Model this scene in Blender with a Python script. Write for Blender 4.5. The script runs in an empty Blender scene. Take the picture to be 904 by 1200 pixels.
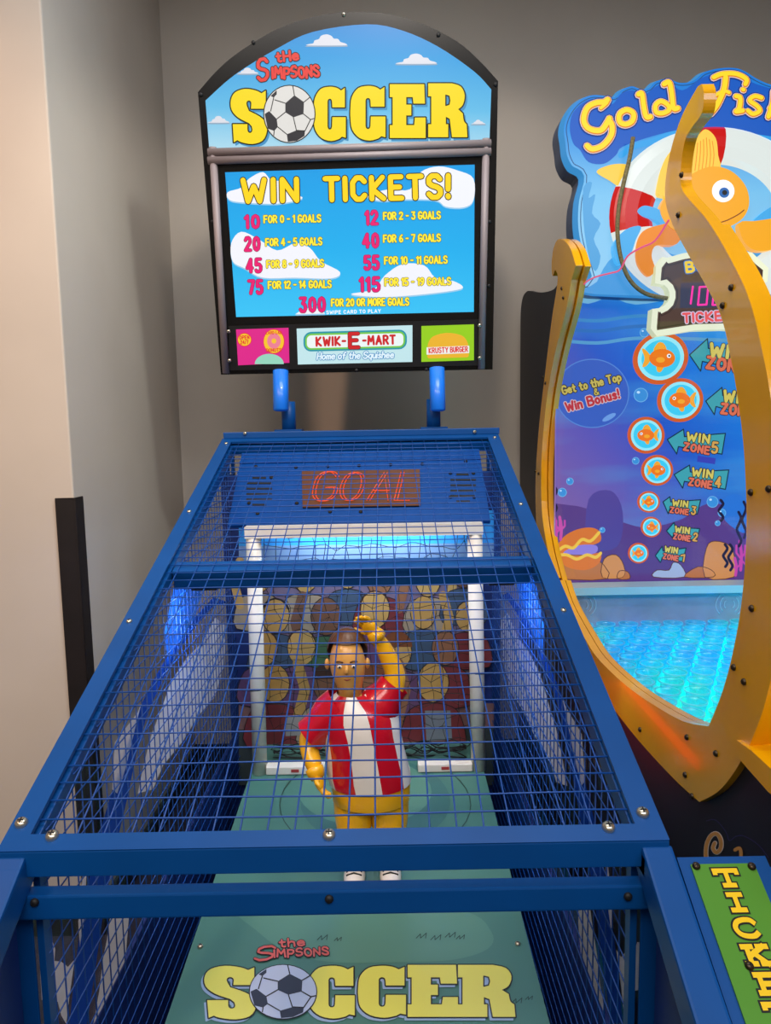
import bpy, bmesh, math, random
from mathutils import Vector as V, Matrix, Quaternion
from mathutils.geometry import tessellate_polygon
random.seed(7)
SC = bpy.context.scene
COL = SC.collection

# ------------------------------------------------------------------ camera
F = 845.0
PIT, ROL, H = math.radians(6.5), math.radians(1.0), 1.5
fw = V((0, math.cos(PIT), -math.sin(PIT)))
_up = V((0, math.sin(PIT), math.cos(PIT))); _rt = V((1, 0, 0))
up = _up * math.cos(ROL) + _rt * math.sin(ROL)
rt = _rt * math.cos(ROL) - _up * math.sin(ROL)
CAM = V((0, 0, H))
cd = bpy.data.cameras.new('camera'); co = bpy.data.objects.new('camera', cd); COL.objects.link(co)
co.matrix_world = Matrix(((rt.x, up.x, -fw.x, 0), (rt.y, up.y, -fw.y, 0), (rt.z, up.z, -fw.z, H), (0, 0, 0, 1)))
cd.sensor_fit = 'VERTICAL'; cd.sensor_height = 36.0; cd.lens = F / 1200 * 36.0
cd.clip_start = 0.05; cd.clip_end = 60
SC.camera = co

# ------------------------------------------------------------------ world, lights, exposure
SC.view_settings.view_transform = 'Standard'
SC.view_settings.look = 'None'
SC.view_settings.gamma = 1.0
SC.view_settings.use_curve_mapping = False
SC.view_settings.exposure = 0.0
w = bpy.data.worlds.new('world'); SC.world = w; w.use_nodes = True
w.node_tree.nodes['Background'].inputs[0].default_value = (0.5, 0.55, 0.7, 1)
w.node_tree.nodes['Background'].inputs[1].default_value = 0.25

def area(name, loc, target, size, power, color):
    l = bpy.data.lights.new(name, 'AREA'); l.shape = 'RECTANGLE'; l.size, l.size_y = size
    l.energy = power; l.color = color
    o = bpy.data.objects.new(name, l); COL.objects.link(o); o.location = loc
    o.rotation_euler = (V(target) - V(loc)).to_track_quat('-Z', 'Y').to_euler()
    return o
def spot(name, loc, target, ang, blend, power, color, rad=0.08):
    l = bpy.data.lights.new(name, 'SPOT'); l.spot_size = math.radians(ang); l.spot_blend = blend
    l.energy = power; l.color = color; l.shadow_soft_size = rad
    o = bpy.data.objects.new(name, l); COL.objects.link(o); o.location = loc
    o.rotation_euler = (V(target) - V(loc)).to_track_quat('-Z', 'Y').to_euler()
    return o
area('ceiling_panel_light', (-0.4, -1.2, 3.36), (-0.4, -1.0, 0), (2.4, 1.6), 95, (1.0, 0.92, 0.84))
area('ceiling_panel_light', (1.9, -1.4, 3.36), (1.9, -1.2, 0), (1.6, 1.2), 45, (0.85, 0.9, 1.0))
area('ceiling_panel_light', (0.1, 1.3, 3.36), (0.1, 1.4, 0), (1.6, 0.9), 26, (0.95, 0.96, 1.0))
spot('wall_spot_light', (-1.9, 0.1, 3.2), (-1.5, 2.1, 1.0), 80, 0.6, 150, (1.0, 0.62, 0.40))
spot('wall_spot_light', (0.1, 1.0, 3.2), (0.05, 3.1, 1.2), 78, 0.3, 45, (1.0, 0.88, 0.74))
spot('wall_spot_light', (0.6, 1.2, 3.2), (-.88, 2.6, 1.0), 70, 0.8, 50, (0.94, 1.0, 0.94))  # added spot that brightens the side face of the left wall

# ------------------------------------------------------------------ materials
def lin(c):
    c = c / 255.0
    return c / 12.92 if c <= 0.04045 else ((c + 0.055) / 1.055) ** 2.4
def L3(c): return (lin(c[0]), lin(c[1]), lin(c[2]), 1.0)
_mats = {}
def mat(name, rgb, rough=0.5, metal=0.0, coat=0.0, noise=0.0, nscale=20.0, bump=0.0):
    if name in _mats: return _mats[name]
    m = bpy.data.materials.new(name); m.use_nodes = True; nt = m.node_tree
    b = nt.nodes['Principled BSDF']
    b.inputs['Base Color'].default_value = L3(rgb)
    b.inputs['Roughness'].default_value = rough; b.inputs['Metallic'].default_value = metal
    b.inputs['Coat Weight'].default_value = coat
    if 'enamel' in name or 'sheet' in name: b.inputs['Specular IOR Level'].default_value = 0.28
    if noise or bump:
        tc = nt.nodes.new('ShaderNodeTexCoord'); nz = nt.nodes.new('ShaderNodeTexNoise')
        nz.inputs['Scale'].default_value = nscale; nz.inputs['Detail'].default_value = 5
        nt.links.new(tc.outputs['Object'], nz.inputs['Vector'])
        if noise:
            rp = nt.nodes.new('ShaderNodeValToRGB')
            c = L3(rgb)
            rp.color_ramp.elements[0].position = 0.3; rp.color_ramp.elements[1].position = 0.7
            rp.color_ramp.elements[0].color = [x * (1 - noise) for x in c[:3]] + [1]
            rp.color_ramp.elements[1].color = [min(1, x * (1 + noise)) for x in c[:3]] + [1]
            nt.links.new(nz.outputs['Fac'], rp.inputs['Fac']); nt.links.new(rp.outputs['Color'], b.inputs['Base Color'])
        if bump:
            bp = nt.nodes.new('ShaderNodeBump'); bp.inputs['Strength'].default_value = bump; bp.inputs['Distance'].default_value = 0.004
            nt.links.new(nz.outputs['Fac'], bp.inputs['Height']); nt.links.new(bp.outputs['Normal'], b.inputs['Normal'])
    _mats[name] = m
    return m
def prn(rgb, rough=0.45):
    return mat('print_%02x%02x%02x' % tuple(rgb), rgb, rough)
def glow(rgb, s=1.0, rough=0.3):
    n = 'backlit_%02x%02x%02x_%d' % (rgb[0], rgb[1], rgb[2], int(s * 100))
    if n in _mats: return _mats[n]
    m = bpy.data.materials.new(n); m.use_nodes = True; b = m.node_tree.nodes['Principled BSDF']
    c = L3(rgb)
    b.inputs['Base Color'].default_value = [x * 0.12 for x in c[:3]] + [1]
    b.inputs['Roughness'].default_value = rough
    b.inputs['Emission Color'].default_value = c; b.inputs['Emission Strength'].default_value = s
    _mats[n] = m
    return m
def glow_grad(name, stops, p0, p1, s=1.0, noise=0.0, nscale=(6, 6, 6), ncol=None):
    """Backlit print whose own colours run from p0 to p1 (object coordinates), with optional streaks."""
    m = bpy.data.materials.new(name); m.use_nodes = True; nt = m.node_tree; b = nt.nodes['Principled BSDF']
    tc = nt.nodes.new('ShaderNodeTexCoord')
    sub = nt.nodes.new('ShaderNodeVectorMath'); sub.operation = 'SUBTRACT'; sub.inputs[1].default_value = p0
    dot = nt.nodes.new('ShaderNodeVectorMath'); dot.operation = 'DOT_PRODUCT'
    d = V(p1) - V(p0); dot.inputs[1].default_value = d / d.length_squared
    rp = nt.nodes.new('ShaderNodeValToRGB'); cr = rp.color_ramp
    while len(cr.elements) < len(stops): cr.elements.new(0.5)
    for e, (p, c) in zip(cr.elements, stops): e.position = p; e.color = L3(c)
    nt.links.new(tc.outputs['Object'], sub.inputs[0]); nt.links.new(sub.outputs[0], dot.inputs[0])
    nt.links.new(dot.outputs['Value'], rp.inputs['Fac'])
    out = rp.outputs['Color']
    if noise:
        mp = nt.nodes.new('ShaderNodeMapping'); mp.inputs['Scale'].default_value = nscale
        nz = nt.nodes.new('ShaderNodeTexNoise'); nz.inputs['Scale'].default_value = 1.0; nz.inputs['Detail'].default_value = 4
        r2 = nt.nodes.new('ShaderNodeValToRGB'); r2.color_ramp.elements[0].position = 0.45; r2.color_ramp.elements[1].position = 0.75
        r2.color_ramp.elements[0].color = (0, 0, 0, 1); r2.color_ramp.elements[1].color = (noise, noise, noise, 1)
        mx = nt.nodes.new('ShaderNodeMixRGB'); mx.inputs[2].default_value = L3(ncol)
        nt.links.new(tc.outputs['Object'], mp.inputs['Vector']); nt.links.new(mp.outputs[0], nz.inputs['Vector'])
        nt.links.new(nz.outputs['Fac'], r2.inputs['Fac']); nt.links.new(r2.outputs['Color'], mx.inputs[0])
        nt.links.new(out, mx.inputs[1]); out = mx.outputs[0]
    nt.links.new(out, b.inputs['Emission Color']); b.inputs['Emission Strength'].default_value = s
    sc = nt.nodes.new('ShaderNodeMixRGB'); sc.blend_type = 'MULTIPLY'; sc.inputs[0].default_value = 1; sc.inputs[2].default_value = (.12, .12, .12, 1)
    nt.links.new(out, sc.inputs[1]); nt.links.new(sc.outputs[0], b.inputs['Base Color'])
    b.inputs['Roughness'].default_value = 0.3
    return m
def clear(name, tint=(255, 255, 255), refl=0.08, body=0.0, bodycol=(200, 220, 255)):
    m = bpy.data.materials.new(name); m.use_nodes = True; nt = m.node_tree
    for n in list(nt.nodes):
        if n.type != 'OUTPUT_MATERIAL': nt.nodes.remove(n)
    out = [n for n in nt.nodes if n.type == 'OUTPUT_MATERIAL'][0]
    tr = nt.nodes.new('ShaderNodeBsdfTransparent'); tr.inputs[0].default_value = L3(tint)
    gl = nt.nodes.new('ShaderNodeBsdfGlossy'); gl.inputs['Roughness'].default_value = 0.05
    mx = nt.nodes.new('ShaderNodeMixShader'); mx.inputs[0].default_value = refl
    nt.links.new(tr.outputs[0], mx.inputs[1]); nt.links.new(gl.outputs[0], mx.inputs[2]); last = mx
    if body:
        df = nt.nodes.new('ShaderNodeBsdfDiffuse'); df.inputs[0].default_value = L3(bodycol)
        tl = nt.nodes.new('ShaderNodeBsdfTranslucent'); tl.inputs[0].default_value = L3(bodycol)
        m0 = nt.nodes.new('ShaderNodeMixShader'); m0.inputs[0].default_value = 0.75 if 'cup' in name else 0.5
        nt.links.new(df.outputs[0], m0.inputs[1]); nt.links.new(tl.outputs[0], m0.inputs[2])
        m2 = nt.nodes.new('ShaderNodeMixShader'); m2.inputs[0].default_value = body
        nt.links.new(mx.outputs[0], m2.inputs[1]); nt.links.new(m0.outputs[0], m2.inputs[2]); last = m2
    nt.links.new(last.outputs[0], out.inputs[0])
    return m

BLUE = mat('blue_enamel', (0, 70, 138), 0.45, coat=0.05, noise=0.06, nscale=9)
BLUE_D = mat('blue_sheet', (0, 68, 146), 0.42, noise=0.06, nscale=6)
WIRE = mat('blue_wire', (6, 70, 150), 0.45)
NAVY = mat('navy_board', (20, 48, 118), 0.55, noise=0.15, nscale=8)
BLK = mat('black_plastic', (7, 7, 8), 0.22)
BLKM = mat('black_matte', (14, 13, 15), 0.6)
STEEL = mat('steel_bolt', (205, 198, 180), 0.28, 0.9)
DARKBOLT = mat('dark_bolt', (70, 58, 44), 0.35, 0.8)
PIPE = mat('grey_pipe', (138, 126, 128), 0.5, 0.1)
PVC = mat('white_pvc', (232, 226, 216), 0.4, noise=0.05, nscale=14)
YEL = mat('yellow_board', (238, 168, 4), 0.2, coat=0.2, noise=0.05, nscale=5)
YELS = mat('ochre_board_face', (205, 145, 8), 0.35, coat=0.2, noise=0.05, nscale=5)
WALL = mat('beige_wall_paint', (196, 186, 174), 0.75, noise=0.04, nscale=3, bump=0.05)

# ------------------------------------------------------------------ geometry helpers
def ray(u, v): return fw + rt * ((u - 452) / F) + up * ((600 - v) / F)
def aty(u, v, y):
    r = ray(u, v); return CAM + r * (y / r.y)
def proj(p):
    q = V(p) - CAM; d = q.dot(fw)
    return 452 + F * q.dot(rt) / d, 600 - F * q.dot(up) / d
class Plane:
    def __init__(s, o, ex, n):
        s.o, s.ex, s.n = V(o), V(ex).normalized(), V(n).normalized()
        s.ey = s.n.cross(s.ex).normalized()
    def px(s, u, v):
        r = ray(u, v); p = CAM + r * ((s.o - CAM).dot(s.n) / r.dot(s.n)); q = p - s.o
        return (q.dot(s.ex), q.dot(s.ey))
    def P(s, a, h=0.0): return s.o + s.ex * a[0] + s.ey * a[1] + s.n * h
    def at(s, u, v, h=0.0): return s.P(s.px(u, v), h)

class MB:
    def __init__(s): s.v, s.f, s.mi, s.sm, s.mats = [], [], [], [], []; s.k = 0
    def _m(s, m):
        if m not in s.mats: s.mats.append(m)
        return s.mats.index(m)
    def add(s, vs, fs, m, smooth=False):
        b = len(s.v); s.v += [V(x) for x in vs]; k = s._m(m)
        for f in fs: s.f.append([b + i for i in f]); s.mi.append(k); s.sm.append(smooth)
    def obox(s, c, ax, ay, az, m):
        c, ax, ay, az = V(c), V(ax), V(ay), V(az)
        vs = [c + ax * i + ay * j + az * k for i in (-1, 1) for j in (-1, 1) for k in (-1, 1)]
        s.add(vs, [(0, 1, 3, 2), (4, 6, 7, 5), (0, 4, 5, 1), (2, 3, 7, 6), (0, 2, 6, 4), (1, 5, 7, 3)], m)
    def box(s, a, b, m):
        a, b = V(a), V(b); c = (a + b) / 2; h = (b - a) / 2
        s.obox(c, (h.x, 0, 0), (0, h.y, 0), (0, 0, h.z), m)
    def bar(s, p, q, wd, ht, m, upv=(0, 0, 1)):
        p, q = V(p), V(q); d = (q - p); l = d.length; d.normalize()
        sd = d.cross(V(upv)).normalized(); u2 = sd.cross(d)
        s.obox((p + q) / 2, d * (l / 2), sd * (wd / 2), u2 * (ht / 2), m)
    def tube(s, pts, r, m, n=8, closed=False, caps=True, smooth=True):
        pts = [V(p) for p in pts]; N = len(pts); rings = []
        rr = r if isinstance(r, (list, tuple)) else [r] * N
        nrm = None
        for i, p in enumerate(pts):
            if closed: t = pts[(i + 1) % N] - pts[i - 1]
            else: t = pts[min(i + 1, N - 1)] - pts[max(i - 1, 0)]
            t.normalize()
            if nrm is None:
                nrm = t.orthogonal().normalized()
            else:
                nrm = (nrm - t * nrm.dot(t)).normalized()
            bn = t.cross(nrm)
            rings.append([p + (nrm * math.cos(2 * math.pi * k / n) + bn * math.sin(2 * math.pi * k / n)) * rr[i] for k in range(n)])
        vs = [x for g in rings for x in g]; fs = []
        M = N if closed else N - 1
        for i in range(M):
            for k in range(n):
                a, b = i * n + k, i * n + (k + 1) % n; j = ((i + 1) % N) * n
                fs.append((a, b, j + (k + 1) % n, j + k))
        if caps and not closed:
            fs.append(tuple(range(n - 1, -1, -1))); fs.append(tuple((N - 1) * n + k for k in range(n)))
        s.add(vs, fs, m, smooth)
    def lathe(s, prof, o, d, m, n=16, smooth=True):
        o, d = V(o), V(d).normalized(); a = d.orthogonal().normalized(); b = d.cross(a)
        vs = []; fs = []
        for (r, z) in prof:
            for k in range(n):
                t = 2 * math.pi * k / n; vs.append(o + d * z + (a * math.cos(t) + b * math.sin(t)) * r)
        for i in range(len(prof) - 1):
            for k in range(n):
                fs.append((i * n + k, i * n + (k + 1) % n, (i + 1) * n + (k + 1) % n, (i + 1) * n + k))
        s.add(vs, fs, m, smooth)
    def ellipsoid(s, c, r, m, n=20, k=12, rot=None):
        vs = []; fs = []
        for i in range(k + 1):
            ph = math.pi * i / k
            for j in range(n):
                t = 2 * math.pi * j / n
                p = V((r[0] * math.sin(ph) * math.cos(t), r[1] * math.sin(ph) * math.sin(t), r[2] * math.cos(ph)))
                if rot: p = rot @ p
                vs.append(V(c) + p)
        for i in range(k):
            for j in range(n): fs.append((i * n + j, (i + 1) * n + j, (i + 1) * n + (j + 1) % n, i * n + (j + 1) % n))
        s.add(vs, fs, m, True)
    # flat prints on a plane: points in plane coordinates
    def poly(s, pl, pts, h, m, holes=None):
        s.k = (s.k + 1) % 70; h += s.k * 4e-6        # neighbours in one print never share a plane
        if holes:
            loops = [[V((p[0], p[1], 0)) for p in lp] for lp in [pts] + holes]
            tri = tessellate_polygon(loops); fl = [p for lp in loops for p in lp]
            s.add([pl.P(p, h) for p in fl], tri, m)
        else:
            s.add([pl.P(p, h) for p in pts], [tuple(range(len(pts)))], m)
    def prism(s, pl, pts, h0, h1, m, ms=None, holes=None):
        ms = ms or m
        s.poly(pl, pts, h1, m, holes); s.poly(pl, list(reversed(pts)), h0, ms, [list(reversed(x)) for x in holes] if holes else None)
        for lp in [pts] + (holes or []):
            n = len(lp); vs = [pl.P(p, h0) for p in lp] + [pl.P(p, h1) for p in lp]
            s.add(vs, [(i, (i + 1) % n, n + (i + 1) % n, n + i) for i in range(n)], ms)
    def pxpoly(s, pl, pts, h, m, holes=None):
        s.poly(pl, [pl.px(*p) for p in pts], h, m, [[pl.px(*p) for p in x] for x in holes] if holes else None)
    def pxline(s, pl, pts, wd, h, m, closed=False, joints=True):
        """ribbon of width wd (pixels of the photo) along the points"""
        n = len(pts)
        for i in range(n if closed else n - 1):
            a, b = pts[i], pts[(i + 1) % n]; dx, dy = b[0] - a[0], b[1] - a[1]; l = math.hypot(dx, dy)
            if l < 1e-6: continue
            nx, ny = -dy / l * wd / 2, dx / l * wd / 2
            s.pxpoly(pl, [(a[0] + nx, a[1] + ny), (a[0] - nx, a[1] - ny), (b[0] - nx, b[1] - ny), (b[0] + nx, b[1] + ny)], h, m)
        if joints:
            for a in pts: s.pxpoly(pl, ell(a[0], a[1], wd / 2, wd / 2, 8), h, m)
    def build(s, name, parent=None, bevel=0.0, origin=None, local=False):
        me = bpy.data.meshes.new(name)
        o0 = V(origin) if origin is not None else (ROOT.get(parent.name, V((0, 0, 0))) if parent else V((0, 0, 0)))
        me.from_pydata([tuple(p) if local else tuple(p - o0) for p in s.v], [], s.f)
        for m in s.mats: me.materials.append(m)
        me.polygons.foreach_set('material_index', s.mi); me.polygons.foreach_set('use_smooth', s.sm)
        me.update()
        o = bpy.data.objects.new(name, me); COL.objects.link(o)
        if parent:
            o.parent = parent; ROOT[o.name] = ROOT[parent.name]
            if origin is not None: o.location = V(origin) - ROOT[parent.name]
        elif origin is not None: o.location = origin
        if bevel:
            bm = bmesh.new(); bm.from_mesh(me); bmesh.ops.remove_doubles(bm, verts=bm.verts, dist=1e-6)
            es = [e for e in bm.edges if len(e.link_faces) == 2 and e.calc_face_angle(0) > 0.5]
            bmesh.ops.bevel(bm, geom=es, offset=bevel, segments=2, affect='EDGES', profile=0.6, clamp_overlap=True)
            bm.to_mesh(me); bm.free()
        return o
ROOT = {}
def root(name, loc, label, cat, group=None):
    o = bpy.data.objects.new(name, None); COL.objects.link(o); o.location = loc; o.empty_display_size = 0.1
    ROOT[o.name] = V(loc); o['label'] = label; o['category'] = cat
    if group: o['group'] = group
    return o
def struct(name, mb, bevel=0):
    o = mb.build(name, None, bevel); o['kind'] = 'structure'; return o
def ell(cx, cy, rx, ry, n=28, a0=0, a1=2 * math.pi, rot=0):
    out = []
    full = abs(a1 - a0 - 2 * math.pi) < 1e-6
    for i in range(n):
        t = a0 + (a1 - a0) * i / (n if full else n - 1)
        x, y = rx * math.cos(t), ry * math.sin(t)
        out.append((cx + x * math.cos(rot) - y * math.sin(rot), cy + x * math.sin(rot) + y * math.cos(rot)))
    return out
def smooth(pts, k=5, closed=True):
    """Catmull-Rom through the points"""
    n = len(pts); out = []
    for i in range(n if closed else n - 1):
        if closed: p0, p1, p2, p3 = pts[i - 1], pts[i], pts[(i + 1) % n], pts[(i + 2) % n]
        else: p0, p1, p2, p3 = pts[max(i - 1, 0)], pts[i], pts[i + 1], pts[min(i + 2, n - 1)]
        for j in range(k):
            t = j / k
            out.append(tuple(0.5 * (2 * p1[c] + (p2[c] - p0[c]) * t + (2 * p0[c] - 5 * p1[c] + 4 * p2[c] - p3[c]) * t * t + (3 * p1[c] - p0[c] - 3 * p2[c] + p3[c]) * t ** 3) for c in range(len(p1))))
    if not closed: out.append(tuple(pts[-1]))
    return out
def cloud(cx, cy, wd, ht):
    """flat-bottomed puffy cloud outline in photo pixels"""
    b = [(-.5, .5), (-.47, .38), (-.36, .3), (-.33, .05), (-.22, -.08), (-.16, -.38), (-.02, -.5), (.1, -.36), (.16, -.12), (.27, -.08), (.33, .18), (.44, .3), (.5, .46), (.3, .5)]
    return smooth([(cx + x * wd, cy + y * ht) for x, y in b], 4)

# ------------------------------------------------------------------ lettering: strokes on a unit cap height
G = {
 'A': ['0,0 .33,1 .66,0', '.12,.35 .54,.35'], 'B': ['0,0 0,1 .36,1 .52,.88 .52,.65 .38,.53 0,.53', '.38,.53 .6,.38 .6,.14 .42,0 0,0'],
 'C': ['.58,.82 .42,1 .2,1 .02,.78 .02,.22 .2,0 .42,0 .58,.18'], 'D': ['0,0 0,1 .3,1 .56,.76 .56,.24 .3,0 0,0'],
 'E': ['.5,1 0,1 0,0 .52,0', '0,.52 .42,.52'], 'F': ['.52,1 0,1 0,0', '0,.52 .42,.52'],
 'G': ['.58,.84 .42,1 .2,1 .02,.78 .02,.22 .2,0 .42,0 .6,.18 .6,.45 .35,.45'], 'H': ['0,0 0,1', '.54,0 .54,1', '0,.5 .54,.5'],
 'I': ['0,0 0,1'], 'K': ['0,0 0,1', '.52,1 .02,.45 .56,0'], 'L': ['0,1 0,0 .48,0'], 'M': ['0,0 .08,1 .38,.35 .68,1 .76,0'],
 'N': ['0,0 0,1 .54,0 .54,1'], 'O': ['.3,1 .1,.9 0,.65 0,.35 .1,.1 .3,0 .5,.1 .6,.35 .6,.65 .5,.9 .3,1'],
 'P': ['0,0 0,1 .38,1 .54,.86 .54,.62 .38,.47 0,.47'], 'R': ['0,0 0,1 .38,1 .54,.86 .54,.64 .38,.5 0,.5', '.26,.5 .58,0'],
 'Q': ['.3,1 .1,.9 0,.65 0,.35 .1,.1 .3,0 .5,.1 .6,.35 .6,.65 .5,.9 .3,1', '.38,.25 .62,-.05'],
 'S': ['.54,.84 .4,1 .16,1 .02,.86 .02,.66 .16,.55 .4,.47 .55,.35 .55,.15 .4,0 .16,0 0,.16'], 'T': ['0,1 .6,1', '.3,1 .3,0'],
 'U': ['0,1 0,.24 .15,0 .4,0 .55,.24 .55,1'], 'V': ['0,1 .3,0 .6,1'], 'W': ['0,1 .18,0 .4,.7 .62,0 .8,1'],
 'Y': ['0,1 .3,.5 .6,1', '.3,.5 .3,0'], 'Z': ['0,1 .55,1 0,0 .58,0'],
 '0': ['.28,1 .08,.88 0,.5 .08,.12 .28,0 .48,.12 .56,.5 .48,.88 .28,1'], '1': ['0,.8 .2,1 .2,0'],
 '2': ['.02,.8 .15,1 .4,1 .54,.84 .54,.64 0,0 .58,0'], '3': ['.02,1 .52,1 .25,.6 .48,.5 .55,.22 .4,0 .12,0 0,.16'],
 '4': ['.42,0 .42,1 0,.3 .58,.3'], '5': ['.52,1 .06,1 .02,.55 .36,.6 .55,.42 .52,.12 .35,0 .1,0 0,.12'],
 '6': ['.48,.98 .2,.8 .02,.4 .08,.1 .28,0 .5,.1 .55,.35 .4,.52 .15,.5 .03,.33'], '7': ['0,1 .56,1 .2,0'],
 '8': ['.28,.54 .06,.68 .08,.92 .28,1 .48,.92 .5,.68 .28,.54 .02,.34 .06,.08 .28,0 .5,.08 .54,.34 .28,.54'],
 '9': ['.53,.62 .4,.48 .15,.48 .02,.66 .06,.9 .28,1 .48,.92 .54,.6 .4,.2 .14,0'],
 '-': ['0,.48 .34,.48'], '!': ['.05,1 .03,.36', '.02,.06 .03,0'], '.': ['0,.02 .02,0'], '/': ['0,-.05 .35,1.05'], '&': ['.6,0 .1,.72 .2,1 .38,.98 .4,.76 .02,.3 .1,.02 .34,0 .58,.36'],
 'a': ['.44,.6 .44,0', '.44,.48 .28,.62 .08,.52 0,.3 .08,.08 .28,0 .44,.14'], 'b': ['0,1 0,0', '0,.48 .18,.62 .38,.52 .44,.3 .38,.08 .18,0 0,.12'],
 'd': ['.46,1 .46,0', '.46,.48 .28,.62 .08,.52 0,.3 .08,.08 .28,0 .46,.12'], 'e': ['.02,.32 .44,.34 .36,.56 .2,.62 .04,.5 0,.28 .08,.06 .26,0 .44,.1'],
 'f': ['.4,.94 .26,1 .14,.88 .14,0', '0,.58 .34,.58'], 'h': ['0,0 0,1', '0,.45 .2,.62 .38,.52 .4,0'], 'i': ['0,0 0,.6', '0,.85 .01,.88'],
 'l': ['0,1 0,0'], 'm': ['0,0 0,.6', '0,.45 .14,.6 .28,.5 .28,0', '.28,.45 .42,.6 .56,.5 .56,0'], 'n': ['0,0 0,.6', '0,.45 .2,.62 .38,.52 .4,0'],
 'o': ['.22,.62 .06,.52 0,.31 .06,.1 .22,0 .38,.1 .44,.31 .38,.52 .22,.62'], 'p': ['0,.6 0,-.3', '0,.48 .18,.62 .38,.52 .44,.3 .38,.08 .18,0 0,.12'],
 'q': ['.44,.6 .44,-.3', '.44,.48 .28,.62 .08,.52 0,.3 .08,.08 .28,0 .44,.12'], 'r': ['0,0 0,.6', '0,.42 .14,.6 .3,.58'],
 's': ['.38,.5 .24,.62 .08,.58 .04,.42 .34,.24 .36,.08 .2,0 .02,.08'], 't': ['.16,.9 .16,.1 .28,0 .38,.04', '0,.6 .36,.6'], 'u': ['0,.6 .02,.1 .18,0 .36,.12', '.38,.6 .38,0'],
 'v': ['0,.6 .2,0 .4,.6'], 'w': ['0,.6 .14,0 .3,.45 .46,0 .6,.6'],
}
def strokes(txt, gap=0.26, space=0.5):
    x = 0; out = []; mx = 0
    for ch in txt:
        if ch == ' ': x += space; continue
        st = [[tuple(map(float, p.split(','))) for p in s.split()] for s in G[ch]]
        wd = max(p[0] for s in st for p in s)
        out += [[(p[0] + x, p[1]) for p in s] for s in st]
        mx = x + wd; x = mx + gap
    return out, mx
def text(mb, pl, h, txt, a, b, cap, wd, m, mo=None, ow=0, gap=0.26, space=0.5, slant=0.0, jig=0.0, shadow=None):
    """write txt from pixel a to pixel b (baseline), cap height and stroke width in pixels"""
    st, tot = strokes(txt, gap, space)
    dx, dy = b[0] - a[0], b[1] - a[1]; l = math.hypot(dx, dy); ux, uy = dx / l, dy / l
    sx = l / tot
    rnd = random.Random(hash(len(txt)) + 5)
    def mapp(p):
        x = p[0] * sx + p[1] * cap * slant; y = p[1] * cap + (math.sin(p[0] * 3.1) * jig * cap if jig else 0)
        return (a[0] + ux * x + uy * y, a[1] + uy * x - ux * y)
    S = [[mapp(p) for p in s] for s in st]
    if shadow:
        for s in S: mb.pxline(pl, [(p[0] + shadow[1], p[1] + shadow[2]) for p in s], wd + ow * 2, h, shadow[0])
    if mo:
        for s in S: mb.pxline(pl, s, wd + ow * 2, h + 0.0004, mo)
    for s in S: mb.pxline(pl, s, wd, h + 0.0008, m)

# heavy slab letters of the word SOCCER in a 1 x 1 box, y down as in the photo
def arc(cx, cy, rx, ry, a0, a1, n=6): return [(cx + rx * math.cos(math.radians(a0 + (a1 - a0) * i / n)), cy + ry * math.sin(math.radians(a0 + (a1 - a0) * i / n))) for i in range(n + 1)]
SL_C = [(.97, .02), (.97, .38), (.58, .38)] + arc(.5, .27, .07, .05, 0, -180, 5) + [(.43, .73)] + arc(.5, .73, .07, .06, 180, 0, 5) + [(.58, .56), (1.0, .56), (1.0, .94)] + \
       [(.88, .92)] + smooth([(.8, .96), (.55, 1.0), (.25, .95), (.05, .8), (0, .6), (0, .4), (.04, .2), (.22, .04), (.5, 0), (.72, .02), (.85, .07)], 3, False)
SL_S = [(.97, .03), (.97, .36), (.56, .36)] + arc(.5, .26, .07, .05, 0, -180, 5) + [(.44, .3)] + smooth([(.5, .4), (.8, .5), (.98, .62), (1.0, .78), (.88, .94), (.6, 1.0), (.3, .97), (.18, .93)], 3, False) + \
       [(.08, .97), (.05, .64), (.46, .64)] + arc(.53, .74, .07, .06, 180, 0, 5)[:] + [(.58, .68)] + smooth([(.5, .62), (.2, .52), (.02, .38), (0, .2), (.12, .06), (.4, 0), (.7, .03), (.85, .08)], 3, False)
SL_E = [(0, 0), (.96, 0), (.98, .36), (.66, .36), (.64, .24), (.46, .24), (.46, .38), (.6, .38), (.6, .58), (.46, .58), (.46, .76), (.68, .76), (.7, .62), (1.0, .62), (1.0, 1), (0, 1), (0, .76), (.08, .76), (.08, .24), (0, .24)]
SL_R = [(0, 0)] + smooth([(.62, 0), (.85, .06), (.95, .22), (.9, .4), (.78, .48)], 3, False) + smooth([(.9, .56), (.93, .7), (1.0, .76)], 3, False) + [(1.02, 1), (.62, 1), (.56, .66), (.46, .62), (.46, .76), (.52, .76), (.52, 1), (0, 1), (0, .76), (.08, .76), (.08, .24), (0, .24)]
SL_RH = [(.46, .22), (.54, .24), (.56, .32), (.54, .39), (.46, .41)]
def slab(mb, pl, h, kind, box, fill, line, lw, shadow=None):
    pts = {'C': SL_C, 'S': SL_S, 'E': SL_E, 'R': SL_R}[kind]
    x0, y0, x1, y1 = box
    q = lambda P: [(x0 + p[0] * (x1 - x0), y0 + p[1] * (y1 - y0)) for p in P]
    O = q(pts); Hh = [q(SL_RH)] if kind == 'R' else None
    if shadow:
        S = [(p[0] + shadow[1], p[1] + shadow[2]) for p in O]
        mb.pxpoly(pl, S, h, shadow[0]); mb.pxline(pl, S, lw, h, shadow[0], True)
    mb.pxline(pl, O, lw * 2, h + .0004, line, True)
    mb.pxpoly(pl, O, h + .0008, fill, Hh)
    if Hh: mb.pxline(pl, Hh[0], lw, h + .0010, line, True)
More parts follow.
